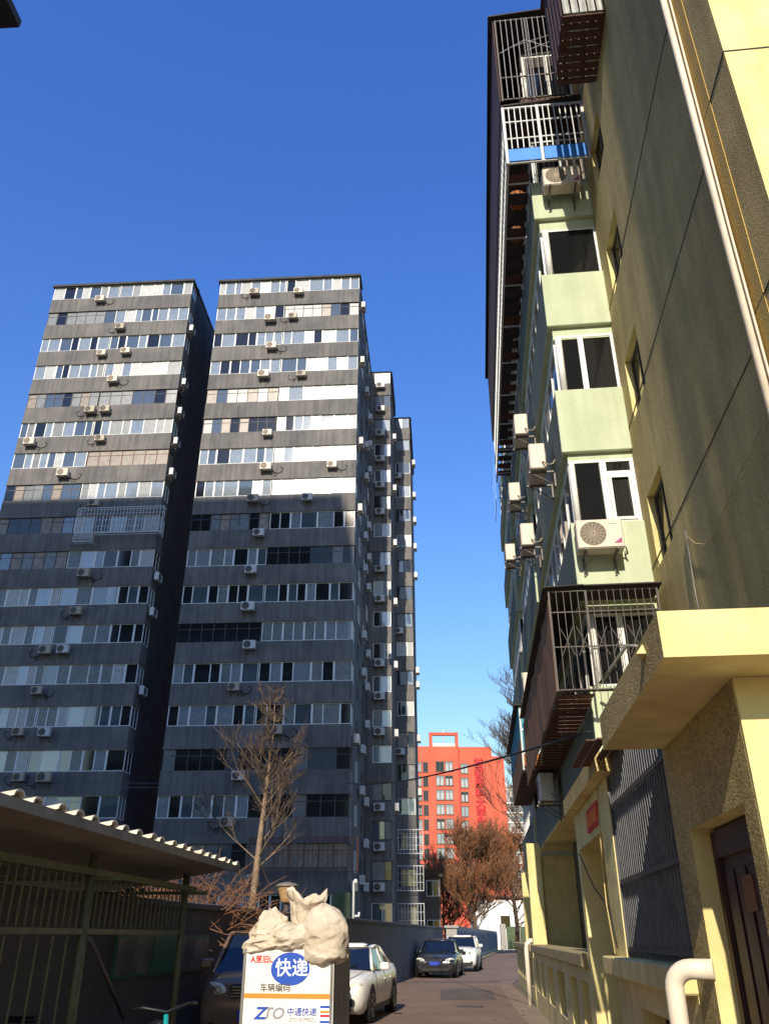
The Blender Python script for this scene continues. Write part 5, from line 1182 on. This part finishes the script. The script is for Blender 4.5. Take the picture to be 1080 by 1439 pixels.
# trees at the lane end
def crown_tree(name, label, X, Y, H_, rad, seed, twigm, bark, nb=26, depth=3, twig_r=.012, leafn=0, zc=.35):
    rg = random.Random(seed); o = thing(name, label, 'tree', (X, Y, 0)); T = MB(); Wg = MB(); Lf = MB()
    P = [Vector((X, Y, 0)), Vector((X + .1, Y, H_ * .2)), Vector((X - .1, Y, H_ * .42)), Vector((X + .05, Y, H_ * .65)), Vector((X, Y, H_ * .84))]; rs = [.24 * H_ / 11, .2 * H_ / 11, .15 * H_ / 11, .09 * H_ / 11, .04]
    T.tube(P, rs, 8)
    for i in range(nb):
        t = rg.uniform(zc * .55, 1); k = min(3, int(t * 4)); q = P[k].lerp(P[k + 1], t * 4 - k); a = rg.uniform(0, 2 * pi)
        L_ = rad * (1.15 - .65 * t) * rg.uniform(.6, 1.0)
        grow(T, Wg, q, (cos(a), sin(a), rg.uniform(.25, 1.1)), L_, min(rs[k] * .45, .07), depth, rg, .45, .28, twig_r, 3, (4, 6), .62)
    part(T, 'trunk', bark, o); part(Wg, 'crown', twigm, o)
    if leafn:
        vs_ = Wg.v
        for _ in range(leafn):
            p = Vector(rg.choice(vs_)); s = rg.uniform(.05, .11); d1 = Vector((rg.uniform(-1, 1), rg.uniform(-1, 1), rg.uniform(-1, 1))).normalized() * s; d2 = d1.orthogonal().normalized() * s * .6
            Lf.add([p - d1, p + d2, p + d1, p - d2], [(0, 1, 2, 3)])
        part(Lf, 'leaves', M['leaf'], o, kind='stuff')
    return o
crown_tree('bare_tree', 'broad brown leafless tree in front of the red building', 9.0, 92, 11.8, 5.4, 31, M['twig_red'], M['bark'], 64, 3, .018, 4000)
crown_tree('bare_tree', 'smaller tree with dry orange leaves beside the broad brown tree', 14.4, 100, 13, 4.2, 17, M['twig_red'], M['bark'], 40, 3, .018, 9000)
crown_tree('bare_tree', 'low bushy brown tree below the red building windows', 6.3, 96, 8.4, 4.2, 41, M['twig_red'], M['bark'], 44, 3, .018, 2500)
crown_tree('tall_tree', 'tall bare tree reaching up beside the balcony fronts', 11.3, 62, 21.5, 5.0, 8, M['twig'], M['bark'], 46, 3, .011, 0, .6)

# ================================================================== CABLES
def cable(label, p, q, sag, r=.02, name='overhead_cable', m_='cable', n=24):
    p = Vector(p); q = Vector(q); b = MB()
    b.tube([p.lerp(q, k / n) - Vector((0, 0, sag * 4 * (k / n) * (1 - k / n))) for k in range(n + 1)], r, 5)
    return single(b, name, M[m_], label, 'cable')
X, Y = to_world(1.75, 12.5, RA)
qx, qy, qz = -2.3, 50.2, 0
xx, fw, u = ray(488, 1100); qz = HC + u * (50.2 / fw)
x2, fw2, u2 = ray(815, 1028); pz = HC + u2 * (Y / fw2)
cable('thick black cable slung across the lane in front of the red building', (X, Y, pz), (qx, qy, qz), .35, .022)
for i, (py0, py1) in enumerate(((1092, 1098), (1100, 1102))):
    x, fw, u = ray(-20, py0); t = 48 / fw; P0 = (x * t, 48, HC + u * t); x, fw, u = ray(488, py1); t = 50 / fw
    cable('thin pale wire strung along the towers above the shed, %s of two' % ('upper', 'lower')[i], P0, (x * t, 50, HC + u * t), .25, .014, 'thin_wire', 'curtain_grey')
def wcable(label, pts_, r=.006, m_='cable', name='wall_cable'):
    b = MB(); b.tube([(*to_world(a, F, RA), z) for a, F, z in pts_], r, 5); return single(b, name, M[m_], label, 'cable')
wcable('pale wire dangling down the wall by the red notice', [(1.31, 9.3, 3.02), (1.30, 9.35, 2.7), (1.3, 9.5, 2.3), (1.29, 9.45, 1.9), (1.3, 9.3, 1.45)], .008, 'wirelight')
wcable('dark cable slanting across the entrance opening', [(1.31, 11.6, 2.55), (1.3, 10.4, 2.1), (1.3, 9.35, 1.85), (1.31, 9.2, 1.5)], .008)
wcable('loose wire looping across the pebble-dash wall above the canopy', [(3.03, 10.3, 6.4), (3.02, 10.0, 6.15), (3.02, 9.6, 5.95), (3.0, 9.0, 5.9), (3.0, 8.2, 6.0), (3.02, 7.2, 6.1)], .006, 'wirelight')
wcable('grey cable bundle hanging down the pebble-dash wall to the canopy', [(3.03, 10.35, 6.5), (3.02, 10.4, 5.6), (3.03, 10.35, 4.4)], .012, 'galv')

# ================================================================== LANE SURFACE DETAILS
def patch(label, pts_, m_, z=.004, name='road_patch'):
    b = MB(); b.add([(x, y, z) for x, y in pts_], [tuple(range(len(pts_)))]); b.add([(x, y, z - .003) for x, y in pts_], [tuple(range(len(pts_)))[::-1]])
    return single(b, name, M[m_], label, 'road patch', kind='structure')
M['patch'] = mat('asphalt_patch', (92, 82, 74), (108, 96, 86), 1.2, .9, .5, 60, fine=.2)
M['patch2'] = mat('asphalt_dust', (150, 130, 108), (132, 114, 96), 1.2, .95, .4, 50, fine=.2)
patch('dark asphalt repair patch in the lane', [(1.6, 27), (3.2, 27.2), (3.6, 31.5), (2.9, 33), (1.9, 32.2)], 'patch')
patch('dusty strip along the foot of the railing', [(2.9, 19), (3.5, 19.2), (4.75, 35.6), (4.4, 35.8), (3.5, 27)], 'patch2')
patch('long asphalt repair strip across the lane', [(.6, 36.6), (4.6, 37.4), (4.7, 38.2), (.8, 37.5)], 'patch')
mh = thing('manhole_cover', 'round iron manhole cover set in the lane', 'manhole cover', (2.2, 24.5, .004))
b = MB(); n = 28; b.loft([[(2.2 + r_ * cos(2*pi*k/n), 24.5 + r_ * sin(2*pi*k/n), z) for k in range(n)] for r_, z in ((.36, .001), (.36, .012), (.3, .012), (.3, .008))]); part(b, 'cover_plate', M['steel'], mh)
lf = MB(); rg = random.Random(77)
for _ in range(420):
    y = rg.uniform(14, 60); side = rg.random()
    x = (-5.7 + .168 * y) + abs(rg.gauss(0, .5)) + .1 if side < .6 else 1.33 + .1045 * y - .25 - abs(rg.gauss(0, .5))
    a = rg.uniform(0, pi); s_ = rg.uniform(.03, .07)
    lf.add([(x + s_ * cos(a), y + s_ * sin(a), .012), (x - .5 * s_ * sin(a), y + .5 * s_ * cos(a), .02), (x - s_ * cos(a), y - s_ * sin(a), .01), (x + .5 * s_ * sin(a), y - .5 * s_ * cos(a), .016)], [(0, 1, 2, 3)])
single(lf, 'fallen_leaves', M['leaf'], 'scattered dry leaves along the lane edges', 'leaves', kind='stuff')
